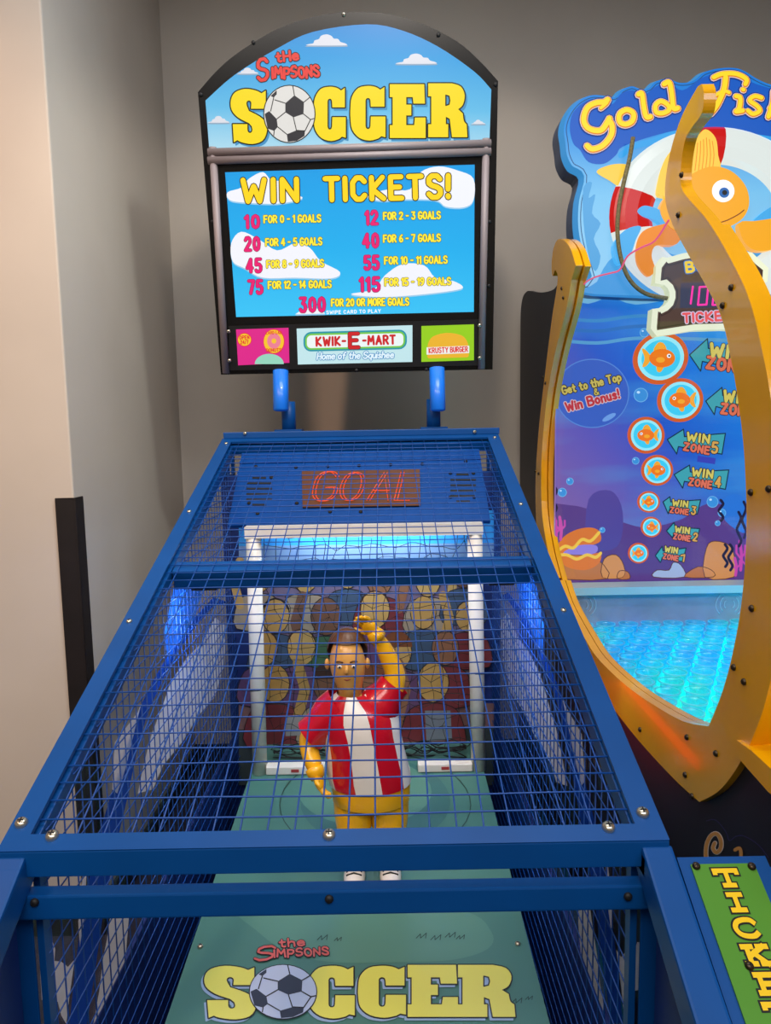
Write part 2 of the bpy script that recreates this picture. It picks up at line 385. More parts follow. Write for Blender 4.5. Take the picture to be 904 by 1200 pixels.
def ball_print(mb, pl, h, cx, cy, rx, ry, white, dark, line):
    """a flat printed football, patches measured in its own unit circle"""
    q = lambda P: [(cx + p[0] * rx, cy + p[1] * ry) for p in P]
    mb.pxpoly(pl, ell(cx, cy, rx + 1.2, ry + 1.2, 36), h, line)
    mb.pxpoly(pl, ell(cx, cy, rx, ry, 36), h + .0004, white)
    pen = [[(-.16, -.38), (.2, -.66), (.58, -.42), (.56, -.0), (.16, .12), (-.16, -.06)],
           [(-.98, .0), (-.8, -.1), (-.5, .18), (-.46, .46), (-.6, .6), (-.86, .52)],
           [(-.1, .72), (.28, .58), (.62, .6), (.6, .78), (.3, .95), (-.06, .99)],
           [(-.74, -.64), (-.5, -.84), (-.5, -.7), (-.62, -.58)]]
    for p in pen: mb.pxpoly(pl, q(p), h + .0008, dark)
    for s in [[(-.16, -.38), (-.58, -.5)], [(.2, -.66), (.14, -.98)], [(.58, -.42), (.8, -.58)], [(.56, 0), (.84, .2), (.98, .16)], [(.16, .12), (.28, .58)], [(-.16, -.06), (-.5, .18)], [(-.46, .46), (-.1, .72)],
              [(.28, .58), (.62, .6)], [(.62, .6), (.84, .2)], [(-.62, -.58), (-.74, -.1)], [(-.6, .6), (-.62, .76)]]:
        mb.pxline(pl, q(s), max(.8, rx * .035), h + .0010, line)

def bolt_mesh(m, r=.009):
    mb = MB(); mb.lathe([(r, 0), (r, r * .35), (r * .8, r * .7), (r * .4, r * .88), (0.0001, r * .92)], (0, 0, 0), (0, 0, 1), m, 12)
    mb.box((-r * .5, -r * .1, r * .9), (r * .5, r * .1, r * .98), BLKM); mb.box((-r * .1, -r * .5, r * .9), (r * .1, r * .5, r * .98), BLKM)
    me = bpy.data.meshes.new('bolt'); me.from_pydata([tuple(p) for p in mb.v], [], mb.f)
    for x in mb.mats: me.materials.append(x)
    me.polygons.foreach_set('material_index', mb.mi); me.polygons.foreach_set('use_smooth', mb.sm); me.update()
    return me
BM_S = bolt_mesh(STEEL); BM_D = bolt_mesh(DARKBOLT, .0055); BM_K = bolt_mesh(BLKM, .006); BM_G = bolt_mesh(STEEL, .006)
def bolt(p, n, parent, me=None):
    o = bpy.data.objects.new('bolt', me or BM_S); COL.objects.link(o); o.parent = parent
    o.location = V(p) - ROOT[parent.name]; o.rotation_euler = V(n).to_track_quat('Z', 'Y').to_euler()
    return o

# ================================================================== SETTING
XL, YN, YB = -.88, 2.03, 3.13
mb = MB(); mb.box((-4, -4, -.1), (4, 3.3, 0), mat('dark_carpet', (46, 44, 58), .95, noise=.3, nscale=60)); struct('floor', mb)
mb = MB(); mb.box((-4, -4, 3.4), (4, 3.3, 3.5), mat('ceiling_tile', (188, 186, 184), .9, noise=.05, nscale=30)); struct('ceiling', mb)
mb = MB(); mb.box((XL - .02, YB, 0), (4, YB + .15, 3.4), WALL); struct('wall_back', mb)
mb = MB(); mb.box((-4, YN, 0), (XL, YB + .15, 3.4), WALL); struct('wall_left', mb, .006)
mb = MB(); mb.box((-4.15, -4, 0), (-4, YN, 3.4), WALL); struct('wall_far_left', mb)
mb = MB(); mb.box((4, -4, 0), (4.15, 3.3, 3.4), WALL); struct('wall_right', mb)
mb = MB(); mb.box((-4, -4.15, 0), (4, -4, 3.4), WALL); struct('wall_front', mb)
# black corner guard on the outside corner
mb = MB(); K = mat('black_rubber_guard', (26, 21, 22), .5, noise=.2, nscale=20)
mb.box((XL - .052, YN - .006, .1), (XL + .006, YN, 1.325), K); mb.box((XL, YN - .006, .1), (XL + .006, YN + .05, 1.325), K)
o = struct('trim_1', mb, .002); o['label'] = 'black corner guard strip on the outside corner of the left wall'
mb = MB(); B = mat('black_baseboard', (30, 28, 30), .6); mb.box((XL, YN, 0), (XL + .012, YB, .1), B); mb.box((-4, YN - .012, 0), (XL + .012, YN, .1), B); struct('baseboard_left', mb)
mb = MB(); mb.box((XL + .012, YB - .012, 0), (4, YB, .1), B); struct('baseboard_back', mb)

# ================================================================== SOCCER MACHINE
SO = root('soccer_arcade_machine', (-.08, 1.7, 0), 'blue caged soccer arcade machine with lit arched sign and prize screen above', 'arcade machine')
X0, X1 = -.542, .382                       # outside of the cage
YF, ZF, YR, ZR = .943, .936, 2.427, 1.477  # slope of the cage roof
SD = V((0, YR - YF, ZR - ZF)).normalized(); SLEN = math.hypot(YR - YF, ZR - ZF)
TOP = Plane((0, YF, ZF), (1, 0, 0), V((0, -SD.z, SD.y)))
def roof_z(y): return ZF + (y - YF) * (ZR - ZF) / (YR - YF)
MI0, MI1 = -.507, .343

# roof frame: flat strips left, right, front, back
mb = MB()
for a, b in ((X0, MI0), (MI1, X1)):
    mb.prism(TOP, [(a, -.012), (b, -.012), (b, SLEN), (a, SLEN)], -.004, .003, BLUE)
mb.prism(TOP, [(MI0, -.012), (MI1, -.012), (MI1, .0155), (MI0, .0155)], -.004, .003, BLUE)
mb.prism(TOP, [(MI0, SLEN - .03), (MI1, SLEN - .03), (MI1, SLEN), (MI0, SLEN)], -.004, .003, BLUE)
p = TOP.P((0, -.012), 0)
mb.box((X0, p.y - .001, p.z - .036), (X1, p.y + .003, p.z + .001), BLUE)                         # folded front lip
for a, b in ((X0, X0 + .004), (X1 - .004, X1)):                                                # folded side lips
    vs = [(x, y, roof_z(y) + dz) for x in (a, b) for y in (YF - .01, YR) for dz in (-.04, 0)]
    mb.add(vs, [(0, 1, 3, 2), (4, 6, 7, 5), (0, 4, 5, 1), (2, 3, 7, 6), (0, 2, 6, 4), (1, 5, 7, 3)], BLUE)
frame = mb.build('roof_frame', SO, .0015)
for u, v in [(26, 967), (62, 982), (386, 981), (713, 972), (753, 955), (152, 730), (222, 601), (265.5, 521), (580, 514), (610.5, 592.5), (660.5, 717)]:
    bolt(TOP.at(u, v, .003), TOP.n, frame, BM_S if v > 900 else BM_G)
# rear lip above the roof frame
mb = MB(); mb.box((X0 + .004, YR - .004, ZR + .002), (X1 + .004, YR + .07, ZR + .024), BLUE); rl = mb.build('rear_cap', SO, .003)
for u in (288, 556): bolt(aty(u, 508 if u < 400 else 506, YR + .005) + V((0, -.01, 0)), (0, -1, .3), rl, BM_G)
# tubing under the roof frame
mb = MB()
for x in (X0 + .026, X1 - .026):
    mb.bar(TOP.P((x, .01), -.026), TOP.P((x, SLEN - .01), -.026), .03, .03, BLUE, TOP.n)
mb.bar(TOP.P((X0 + .04, SLEN - .02), -.026), TOP.P((X1 - .04, SLEN - .02), -.026), .03, .03, BLUE, TOP.n)
mb.build('roof_tubing', SO, .002)
mb = MB(); mb.bar(TOP.P((X0 + .045, .765), -.033), TOP.P((X1 - .045, .765), -.033), .045, .05, BLUE, TOP.n); mb.build('crossbar', SO, .003)
# roof mesh
mb = MB(); r = .0014; rw = random.Random(5)
x = -.483
while x < MI1 + .02:
    ph = rw.uniform(0, 6.28); am = rw.uniform(.001, .004)
    mb.tube([TOP.P((x + am * math.sin(ph + 5 * k / 9) * min(1, k, 9 - k), -.008 + (SLEN + .004) * k / 9), -.0055) for k in range(10)], r, WIRE, 6); x += .0384
sy = .0455
while sy < SLEN - .02:
    ph = rw.uniform(0, 6.28); am = rw.uniform(.0005, .003)
    mb.tube([TOP.P((MI0 - .02 + (MI1 - MI0 + .04) * k / 7, sy + am * math.sin(ph + k) * min(1, k, 7 - k)), -.0035) for k in range(8)], r, WIRE, 6); sy += .0342
mb.build('roof_mesh', SO)
# front lower rail and its bolts
mb = MB(); mb.box((X0 + .006, .928, .834), (X1 - .012, .952, .870), BLUE); fr = mb.build('front_rail', SO, .003)
for u, v in [(41, 1057), (386, 1053), (736, 1050)]: bolt(aty(u, v, .9282), (0, -1, 0), fr, BM_K)
# vertical corner posts of folded angle, front and back
for sx in (-1, 1):
    xo = X0 if sx < 0 else X1
    for y, zt in ((.955, .9), (YR - .04, ZR - .05)):
        mb = MB()
        mb.box((min(xo, xo - sx * .028), y, .02), (max(xo, xo - sx * .028), y + .004, zt), BLUE)
        mb.box((min(xo, xo - sx * .004), y, .02), (max(xo, xo - sx * .004), y + .034, zt), BLUE)
        mb.box((min(xo - sx * .032, xo - sx * .042), y + .004, .02), (max(xo - sx * .032, xo - sx * .042), y + .024, zt), BLUE)
        mb.build('corner_post', SO, .001)
# sloping arm rails that run down towards the player
for sx in (-1, 1):
    xc = (X0 + .018) if sx < 0 else (X1 - .017)
    mb = MB(); a = V((xc, .945, .905)); b = V((xc, .42, .905 - .525 * .58))
    mb.bar(a, b, .042, .05, BLUE, (0, .5, .86)); mb.box((xc - .021, .915, .885), (xc + .021, .95, .918), BLUE)
    mb.build('arm_rail', SO, .004)
    mb = MB(); P = Plane((xc + sx * .016, 0, 0), (0, 1, 0), (1, 0, 0))
    mb.prism(P, [(.44, .02), (.95, .02), (.95, .86), (.44, .575)], -.006, .006, NAVY); mb.build('front_side_board', SO)
# side walls of wire mesh
for sx in (-1, 1):
    xm = MI0 + .004 if sx < 0 else MI1 + .002
    mb = MB(); y = .985
    while y < YR - .03:
        mb.tube([(xm, y, .12), (xm, y, roof_z(y) - .02)], .0013, WIRE, 5); y += .033
    z = .14
    while z < ZR - .04:
        ys = max(.97, YF + (z + .02 - ZF) / ((ZR - ZF) / (YR - YF)))
        if ys < YR - .1: mb.tube([(xm - sx * .0026, ys, z), (xm - sx * .0026, YR - .03, z)], .0013, WIRE, 5)
        z += .036
    mb.build('side_mesh', SO)
# clear outer side panels with printed shapes, lower boards
CLR = clear('clear_polycarbonate', (226, 232, 244), .05)
LWHITE = clear('white_print_film', body=.96, bodycol=(238, 242, 252)); LBLUE = clear('blue_print_film', body=.96, bodycol=(34, 84, 196)); LBLUE2 = clear('lit_blue_print_film', body=.9, bodycol=(50, 130, 245)); LNAVY = prn((28, 40, 84))
SLF = Plane((X0 + .006, 0, 0), (0, 1, 0), (1, 0, 0))
art_white = [[(251, 724), (237, 752), (218, 771), (199, 799), (188, 831), (176, 862), (167, 897), (160, 930), (178, 925), (190, 897), (213, 869), (232, 838), (251, 817), (262, 780), (264, 733)],
             [(44, 1117), (50, 1116), (54, 1123), (60, 1104), (63, 1112), (62, 1126), (70, 1127), (78, 1133), (86, 1124), (80, 1165), (76, 1200), (70, 1190), (66, 1174), (47, 1172)],
             [(128, 1072), (124, 1100), (119, 1125), (115, 1160), (108, 1200), (140, 1215), (148, 1170), (146, 1120), (150, 1072)],
             [(96, 1020), (100, 1020), (97, 1080), (92, 1110), (90, 1080)], [(133, 870), (160, 835), (165, 822), (158, 850), (146, 900), (136, 930), (130, 925)]]
art_blue = [[(269, 706), (251, 710), (230, 733), (213, 757), (199, 780), (186, 806), (172, 838), (160, 880), (150, 930), (136, 990), (122, 1060), (112, 1130), (100, 1210), (80, 1210), (88, 1130), (96, 1070), (112, 990), (130, 930), (146, 876), (160, 836), (180, 796), (200, 762), (226, 726), (250, 700)]]
art_lit = [[(205, 680), (228, 672), (236, 690), (228, 725), (206, 757), (196, 780), (192, 740)]]  # lit patch of the blue panel, its brightness put into the colour
for sx in (-1, 1):
    xp = X0 + .006 if sx < 0 else X1 - .006
    P = Plane((xp, 0, 0), (0, 1, 0), (1, 0, 0)); hs = 1 if sx < 0 else -1
    mb = MB(); mb.poly(P, [(.96, .44), (YR, .44), (YR, ZR - .045), (.96, roof_z(.96) - .045)], 0, CLR)
    pn = mb.build('side_panel', SO)
    mb = MB()
    for k, (arts, m) in enumerate(((art_blue, LBLUE), (art_lit, LBLUE2), (art_white, LWHITE))):
        for a in arts:
            q = [SLF.px(*p) for p in a]
            q = [(min(max(y, .975), YR - .01), z) for y, z in q]
            q = [(y, min(max(z, .455), roof_z(y) - .05)) for y, z in q]
            mb.poly(P, q, hs * .0008 * (k + 1), m)
    mb.build('printed_graphic', pn)
    mb = MB(); mb.box((xp - .005, .96, .02), (xp + .005, YR, .46), NAVY); mb.build('lower_side_board', SO)

# playfield
PFZ = lambda y: .455 - .0606 * (2.1 - y)
PF = Plane((0, 2.1, .455), (1, 0, 0), V((0, -.0606, 1)))
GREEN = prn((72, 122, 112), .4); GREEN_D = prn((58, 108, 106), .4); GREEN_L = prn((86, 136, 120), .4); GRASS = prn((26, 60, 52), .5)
mb = MB(); PX0, PX1 = -.43, .288
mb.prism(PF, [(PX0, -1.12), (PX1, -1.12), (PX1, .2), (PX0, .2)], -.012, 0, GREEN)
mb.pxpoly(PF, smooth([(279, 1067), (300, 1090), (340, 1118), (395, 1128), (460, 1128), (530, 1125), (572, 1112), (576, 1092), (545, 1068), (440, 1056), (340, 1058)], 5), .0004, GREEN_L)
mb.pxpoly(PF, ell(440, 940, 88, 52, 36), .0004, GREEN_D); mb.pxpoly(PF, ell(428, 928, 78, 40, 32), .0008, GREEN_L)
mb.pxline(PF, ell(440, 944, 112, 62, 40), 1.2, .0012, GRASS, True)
for gx, gy, s in [(372, 1102, 1), (392, 1103, .7), (488, 1100, 1), (505, 1102, 1), (522, 1099, 1), (535, 1101, .8), (600, 1176, 1), (616, 1172, .7), (425, 1070, 1), (440, 1071, 1), (458, 1070, .8)]:
    mb.pxline(PF, [(gx, gy), (gx + 5 * s, gy - 5 * s), (gx + 5 * s, gy), (gx + 12 * s, gy - 6 * s), (gx + 11 * s, gy)], .9, .0012, GRASS)
pf = mb.build('playfield', SO)
for u, v in [(607, 1107), (235, 1110)]: bolt(PF.at(u, v, .001), (0, 0, 1), pf, BM_G)
mb = MB(); YL = prn((226, 222, 96), .4); KK = prn((24, 26, 34), .4); SH = prn((150, 176, 210), .4)
for k, b in (('S', (240, 1133, 300, 1196)), ('C', (362, 1133, 416, 1195)), ('C', (420, 1133, 476, 1194)), ('E', (478, 1132, 537, 1193)), ('R', (537, 1132, 603, 1193))):
    slab(mb, PF, .0016, k, b, YL, KK, 1.6, (SH, -3, 3))
mb.build('lettering', pf)
mb = MB(); ball_print(mb, PF, .0032, 332, 1164, 39, 31.5, prn((188, 200, 226)), prn((44, 50, 68)), KK); mb.build('ball_emblem', pf)
mb = MB(); RD = prn((205, 92, 84), .4)
text(mb, PF, .0016, 'the', (328, 1111), (357, 1109), 9, 2.2, RD, KK, 1.0, gap=.2)
text(mb, PF, .0016, 'S', (298, 1127), (318, 1125), 15, 2.6, RD, KK, 1.0, slant=.5)
text(mb, PF, .0016, 'IMPSONS', (322, 1123), (385, 1120), 8.5, 2.2, RD, KK, 1.0, jig=.1)
mb.build('lettering', pf)

# cabinet base under the playfield
mb = MB(); mb.box((X0 + .012, .99, .02), (X1 - .012, YR, .10), NAVY); mb.box((X0 + .012, 2.32, .10), (X1 - .012, YR - .045, 1.36), NAVY); mb.build('cabinet_base', SO)

# sloping blue panel above the goal, with speaker slots and the GOAL sign
pa, pb = V((0, 2.135, 1.225)), V((0, 2.395, 1.432))
BP = Plane(pa, (1, 0, 0), V((0, -(pb - pa).z, (pb - pa).y)))
mb = MB(); bl = (pb - pa).length
mb.prism(BP, [(MI0 + .035, 0), (MI1 - .03, 0), (MI1 - .03, bl), (MI0 + .035, bl)], -.012, 0, BLUE_D)
mb.prism(BP, [(MI0 + .035, bl - .055), (MI1 - .03, bl - .055), (MI1 - .03, bl - .045), (MI0 + .035, bl - .045)], 0, .006, BLUE_D)
bp = mb.build('back_panel', SO)
for cx, cy in ((304, 576), (543, 572)):
    mb = MB()
    for k in range(6):
        dy = (k - 2.5) * 6.3; hw = 15 if k in (1, 2, 3, 4) else 8
        q = [BP.px(cx - hw, cy + dy - 1.0), BP.px(cx + hw, cy + dy - 1.0), BP.px(cx + hw, cy + dy + 1.0), BP.px(cx - hw, cy + dy + 1.0)]
        mb.prism(BP, q, .0002, .0015, BLKM)
    mb.build('speaker_slots', bp)
for u, v in [(300, 547), (347, 548), (384, 547), (421, 546), (458, 545), (495, 544), (546, 541), (318, 560), (348, 590), (292, 590), (319, 560), (302, 602), (387, 600), (423, 600), (528, 555), (555, 555), (556, 583), (528, 583)]:
    bolt(BP.at(u, v, 0), BP.n, bp, BM_K)
mb = MB(); SGN = [(354, 553), (492, 551), (493, 594), (355, 596)]
ORG = glow((108, 58, 22), .9, .3); NEO = glow((238, 74, 38), 1.0)
mb.prism(BP, [BP.px(*p) for p in SGN], 0, .006, ORG, BLKM)
gs = mb.build('goal_sign', SO)
mb = MB()
def goal_word(dx):
    out = []
    for ch, x0, wd in (('G', 366, 32), ('O', 398, 30), ('A', 432, 30), ('L', 464, 24)):
        for st in G[ch]:
            P_ = [tuple(map(float, p.split(','))) for p in st.split()]
            if ch in 'GO': P_ = smooth(P_, 3, False)
            out.append([(x0 + p[0] * wd / .62 * .78 + p[1] * 8 + dx, 589 - p[1] * 33) for p in P_])
    return out
for dx in (-1.9, 1.9):
    for st in goal_word(dx): mb.tube([BP.at(p[0], p[1], .010) for p in st], .0016, NEO, 6)
mb.build('lettering', gs)

# goal frame, bumpers, net, backdrop
YG = 2.12
gl0, gl1, gl2, gl3 = aty(297, 623, YG), aty(556.5, 619, YG), aty(305, 908, YG), aty(561, 905, YG)
mb = MB()
mb.tube([(gl2.x, YG, PFZ(YG)), (gl0.x, YG, gl0.z - .0)], .0225, PVC, 16); mb.tube([(gl3.x, YG, PFZ(YG)), (gl1.x, YG, gl1.z)], .0225, PVC, 16)
zt = (gl0.z + gl1.z) / 2
mb.bar((gl0.x - .022, YG, zt), (gl1.x + .022, YG, zt), .045, .034, PVC)
gf = mb.build('goal_frame', SO)
for x_, zz in ((gl2.x, .72), (gl3.x, .76)):
    mb = MB(); mb.tube([(x_ + (gl0.x - gl2.x) * .4 * (1 if x_ < 0 else -1) * 0 + .0233 * math.cos(t), YG - .0233 * math.sin(t), zz + (0.006 * math.sin(t))) for t in [math.pi * k / 10 for k in range(11)]], .0012, BLKM, 5)
    mb.build('cable_tie', gf)
for a, b in (((313, 905), (381, 903)), ((490, 902), (553, 901))):
    p, q = aty(a[0], a[1], YG), aty(b[0], b[1], YG)
    mb = MB(); mb.box((p.x, YG - .02, PFZ(YG) + .001), (q.x, YG + .02, PFZ(YG) + .025), PVC)
    bs = mb.build('goal_bumper', SO, .003)
    mb = MB(); cx = (p.x + q.x) / 2; mb.box((cx - .012, YG - .0212, PFZ(YG) + .009), (cx + .012, YG - .0201, PFZ(YG) + .018), prn((170, 60, 60))); mb.build('red_sticker', bs)
# backdrop: a crowd of plain figures behind the goal
YD = 2.30
BD = Plane((0, YD, 0), (1, 0, 0), (0, -1, 0))
mb = MB()
q = lambda u, v: BD.px(u, v)
mb.prism(BD, [(-.44, .44), (.31, .44), (.31, 1.24), (-.44, 1.24)], -.01, 0, prn((112, 100, 128)))
mb.pxpoly(BD, [(280, 600), (580, 598), (580, 645), (280, 650)], .0005, prn((52, 160, 235)))
mb.pxpoly(BD, [(280, 640), (580, 636), (580, 662), (280, 668)], .0006, prn((120, 150, 190)))
mb.pxpoly(BD, [(280, 826), (580, 824), (580, 860), (280, 864)], .0005, prn((120, 92, 92)))
mb.pxpoly(BD, [(280, 855), (580, 852), (580, 920), (280, 920)], .0006, prn((52, 64, 66)))  # dark band paints in the shadow at the foot of the backdrop
bd = mb.build('goal_backdrop', SO)
mb = MB(); rc = random.Random(3); lay = .001
skin = [(186, 150, 84), (178, 142, 80), (140, 98, 72), (180, 138, 92), (190, 156, 92), (112, 80, 62)]
shirt = [(116, 48, 54), (40, 58, 112), (66, 104, 74), (140, 128, 76), (96, 66, 104), (140, 100, 62), (62, 84, 110), (160, 146, 124)]
KL = prn((30, 26, 30))
for row, (vy, sz) in enumerate(((676, 29), (718, 31), (762, 33), (802, 34))):
    u = 306 + (row % 2) * 18
    while u < 560:
        uu = u + rc.uniform(-5, 5); vv = vy + rc.uniform(-6, 6); s = sz * rc.uniform(.85, 1.1)
        sk, sh = prn(rc.choice(skin)), prn(rc.choice(shirt)); lay += .00018
        body = smooth([(uu - s * .95, vv + s * 2.2), (uu - s * .9, vv + s * 1.1), (uu - s * .4, vv + s * .72), (uu + s * .4, vv + s * .72), (uu + s * .9, vv + s * 1.1), (uu + s * .95, vv + s * 2.2)], 3)
        head = ell(uu, vv, s * .52, s * .66, 16)
        mb.pxpoly(BD, body, lay, sh); mb.pxline(BD, body, 1.0, lay + .00005, KL, True)
        mb.pxpoly(BD, head, lay + .0001, sk); mb.pxline(BD, head, 1.0, lay + .00012, KL, True)
        if rc.random() < .6: mb.pxpoly(BD, ell(uu, vv - s * .15, s * .54, s * .55, 12, math.pi, 2 * math.pi), lay + .00014, prn(rc.choice([(60, 40, 34), (120, 70, 40), (40, 36, 44), (84, 84, 96)])))
        if rc.random() < .35:
            sd = rc.choice((-1, 1)); mb.pxline(BD, [(uu + sd * s * .8, vv + s * 1.2), (uu + sd * s * 1.05, vv + s * .2), (uu + sd * s * .8, vv - s * .7)], s * .36, lay + .00016, sk)
        u += s * 1.75
mb.pxpoly(BD, [(335, 838), (368, 838), (368, 860), (335, 862)], lay + .0004, prn((150, 150, 150))); mb.pxpoly(BD, [(498, 832), (528, 832), (530, 866), (500, 868)], lay + .0004, prn((120, 130, 140)))
mb.build('crowd_print', bd)
# black net hung inside the goal
mb = MB(); rn = random.Random(11); YNt = 2.215; NX, NZ = 17, 18
grid = [[V((gl2.x + .02 + (gl3.x - gl2.x - .04) * i / NX + rn.uniform(-.012, .012), YNt + rn.uniform(-.02, .02), .475 + (1.18 - .475) * j / NZ + rn.uniform(-.012, .012))) for i in range(NX + 1)] for j in range(NZ + 1)]
for j in range(NZ + 1): mb.tube(smooth([tuple(p) for p in grid[j]], 2, False), .0011, BLKM, 4)
for i in range(NX + 1): mb.tube(smooth([tuple(grid[j][i]) for j in range(NZ + 1)], 2, False), .0011, BLKM, 4)
for k in range(7):
    z0 = .47 + k * .006; mb.tube(smooth([(gl2.x + .03 + i * (gl3.x - gl2.x - .06) / 14, YNt - .02 + rn.uniform(-.02, .02), z0 + rn.uniform(-.012, .014)) for i in range(15)], 3, False), .0022, BLKM, 4)
mb.build('goal_net', SO)
# lamp bar under the back panel lighting the backdrop
mb = MB(); mb.box((-.3, 2.19, 1.228), (.17, 2.215, 1.24), glow((210, 235, 255), 3.0)); mb.build('lamp_bar', SO)

area('backdrop_lamp', (-.065, 2.205, 1.222), (-.065, 2.31, 1.05), (.45, .02), 2.0, (.75, .88, 1.0))
# two small blue lamps under the crossbar wash the side panels
for sx in (-1, 1):
    xl = -.43 if sx < 0 else .27
    q0 = TOP.P((xl, .765), -.062)
    mb = MB(); mb.box(q0 - V((.03, .02, .008)), q0 + V((.03, .02, .006)), BLKM); mb.build('side_lamp', SO, .002)
    area('cage_side_lamp', q0 - V((0, 0, .012)), q0 + V((sx * .12, .08, -.22)), (.05, .03), 1.6, (.42, .62, 1.0))
# posts carrying the sign
MO = V((-.085, 2.437, 1.689))
MQ = Plane(MO, (1, 0, 0), V((0, -.984, -.176)))
LB = mat('bright_blue_tube', (20, 120, 238), .35, coat=.3)
for (a, b, c, d) in ((331, 347, 319, 337), (500, 517, 504, 522)):
    lo0, lo1 = aty(a, 505, 2.462), aty(b, 505, 2.462); hi0, hi1 = aty(c, 440, 2.405), aty(d, 440, 2.405)
    xl, xh = (lo0.x + lo1.x) / 2, (hi0.x + hi1.x) / 2
    mb = MB(); mb.tube([(xl, 2.462, ZR + .02), (xl, 2.462, 1.60)], .0235, BLUE, 20)
    mb.box((xl - .045, 2.43, ZR + .022), (xl + .045, 2.495, ZR + .03), BLUE)
    sp = mb.build('support_post', SO)
    zb = aty((c + d) / 2, 482, 2.405).z
    mb = MB(); mb.tube([(xh, 2.405, zb), (xh, 2.405, zb + .004), (xh, 2.43, 1.70)], [.018, .0255, .0255], LB, 20); mb.build('upper_tube', sp)

# sign housing
outer = [(232, 108), (256, 81), (283, 59), (325, 34), (367, 20), (405, 14.5), (451, 16), (493, 27), (535, 48), (562, 71), (584, 95), (577, 433), (259, 439)]
mb = MB()
oc = smooth(outer[:11], 4, False) + [(577.5, 433), (259, 439)]
mb.prism(MQ, [MQ.px(*p) for p in oc], -.09, 0, BLK)
hs = mb.build('sign_housing', SO)
for u, v in [(235.5, 111), (297, 50), (403, 17), (514, 41), (581, 99), (249, 260), (256, 330), (574, 260), (573, 335), (330, 436), (418, 434), (500, 433), (268, 437)]: bolt(MQ.at(u, v, 0), MQ.n, hs, BM_K if v > 40 else BM_G)
# header artwork
HP = [(241, 118), (275, 88), (325, 57), (367, 37.5), (430, 28.6), (472, 36), (514, 55), (556, 84), (576, 105), (573.5, 176), (246, 182)]
hp = smooth(HP[:9], 4, False) + HP[9:]
t0 = MQ.at(410, 180) - ROOT[SO.name]; t1 = MQ.at(410, 28) - ROOT[SO.name]
SKY = glow_grad('backlit_sky', [(0, (170, 214, 232)), (.35, (96, 182, 224)), (.75, (36, 150, 214)), (1, (18, 130, 204))], t0, t1, .95)
mb = MB(); mb.pxpoly(MQ, hp, .001, SKY)
CW = glow((228, 230, 240), .8); CE = glow((150, 176, 200), .8)
for c in ((384, 47, 46, 13), (489, 69, 46, 12), (291, 83, 24, 7), (257, 140, 24, 8), (561, 143, 16, 5)):
    o_ = cloud(c[0], c[1] + .8, c[2] + 1.5, c[3] + 1.5); mb.pxpoly(MQ, o_, .0014, CE); mb.pxpoly(MQ, cloud(*c), .0018, CW)
hd = mb.build('header_art', SO)
mb = MB(); gy, gk, gsx = glow((242, 214, 20), .92), glow((20, 20, 16), .3), glow((70, 150, 200), .8)
for k, b in (('S', (271, 104.5, 313, 169)), ('C', (368, 102, 405.5, 165.5)), ('C', (411, 101, 452, 165)), ('E', (457, 99, 499, 162)), ('R', (502, 98, 547, 161))):
    slab(mb, MQ, .0022, k, b, gy, gk, 1.5, (gsx, 2.5, 3))
mb.build('lettering', hd)
mb = MB(); ball_print(mb, MQ, .0040, 339.5, 134, 29.5, 33, glow((226, 224, 220), .85), glow((52, 52, 58), .7), gk); mb.build('ball_emblem', hd)
mb = MB(); gr = glow((226, 58, 52), .9)
text(mb, MQ, .0022, 'tHe', (325, 73), (350, 70), 11, 2.9, gr, gk, 1.0, gap=.22)
text(mb, MQ, .0022, 'S', (303, 95), (314, 93), 24, 3.9, gr, gk, 1.0, slant=.15)
text(mb, MQ, .0022, 'IMPSONS', (320, 92), (374, 90), 12, 3.0, gr, gk, 1.0, jig=.1)
mb.build('lettering', hd)
# grey tubes around header and screen
mb = MB()
tb = lambda a, b, r=.0115, h=.012: mb.tube([MQ.at(a[0], a[1], h), MQ.at(b[0], b[1], h)], r, PIPE, 12)
tb((245, 179.5), (575, 169)); tb((245, 189), (575, 178.5)); tb((250, 173), (265.5, 437), .0115, .008); tb((569.5, 163), (564, 432), .0115, .008)
mb.build('tube_trim', SO)
# screen
t0 = MQ.at(410, 380) - ROOT[SO.name]; t1 = MQ.at(410, 200) - ROOT[SO.name]
SCR = glow_grad('screen_sky', [(0, (60, 190, 238)), (.5, (30, 168, 228)), (1, (16, 150, 220))], t0, t1, 1.0)
mb = MB(); mb.pxpoly(MQ, [(262, 196), (559, 187), (558, 374), (274, 380)], .001, mat('screen_bezel', (8, 8, 9), .2)); mb.pxpoly(MQ, [(264, 202), (556.5, 193), (555.5, 365.5), (277, 371.5)], .0014, SCR)
SW, SE = glow((236, 238, 246), .95), glow((150, 200, 232), .95)
def scl(pts):
    mb.pxpoly(MQ, [(p[0], p[1] + 1.6) for p in pts], .0018, SE); mb.pxpoly(MQ, pts, .0022, SW)
z2 = lambda P: [(220 + x / 2.379, 180 + y / 2.379) for x, y in P]
scl(smooth(z2([(112, 108), (150, 95), (172, 70), (210, 52), (235, 75), (275, 78), (295, 110), (320, 125), (250, 140), (150, 136), (116, 128)]), 4))
scl(smooth(z2([(500, 118), (560, 100), (620, 100), (650, 52), (700, 36), (755, 48), (797, 70), (797, 130), (770, 150), (720, 148), (690, 130), (600, 128), (540, 132)]), 4))
scl(smooth(z2([(122, 250), (150, 218), (200, 240), (250, 270), (300, 250), (340, 262), (372, 300), (425, 330), (400, 348), (300, 346), (210, 346), (160, 320), (126, 300)]), 4))
scl(smooth(z2([(455, 392), (520, 378), (550, 340), (600, 308), (660, 312), (690, 345), (740, 355), (768, 372), (740, 382), (640, 394), (540, 400)]), 4))
scl(z2([(300, 448), (318, 436), (345, 428), (375, 436), (384, 446)]))
scn = mb.build('score_screen', SO)
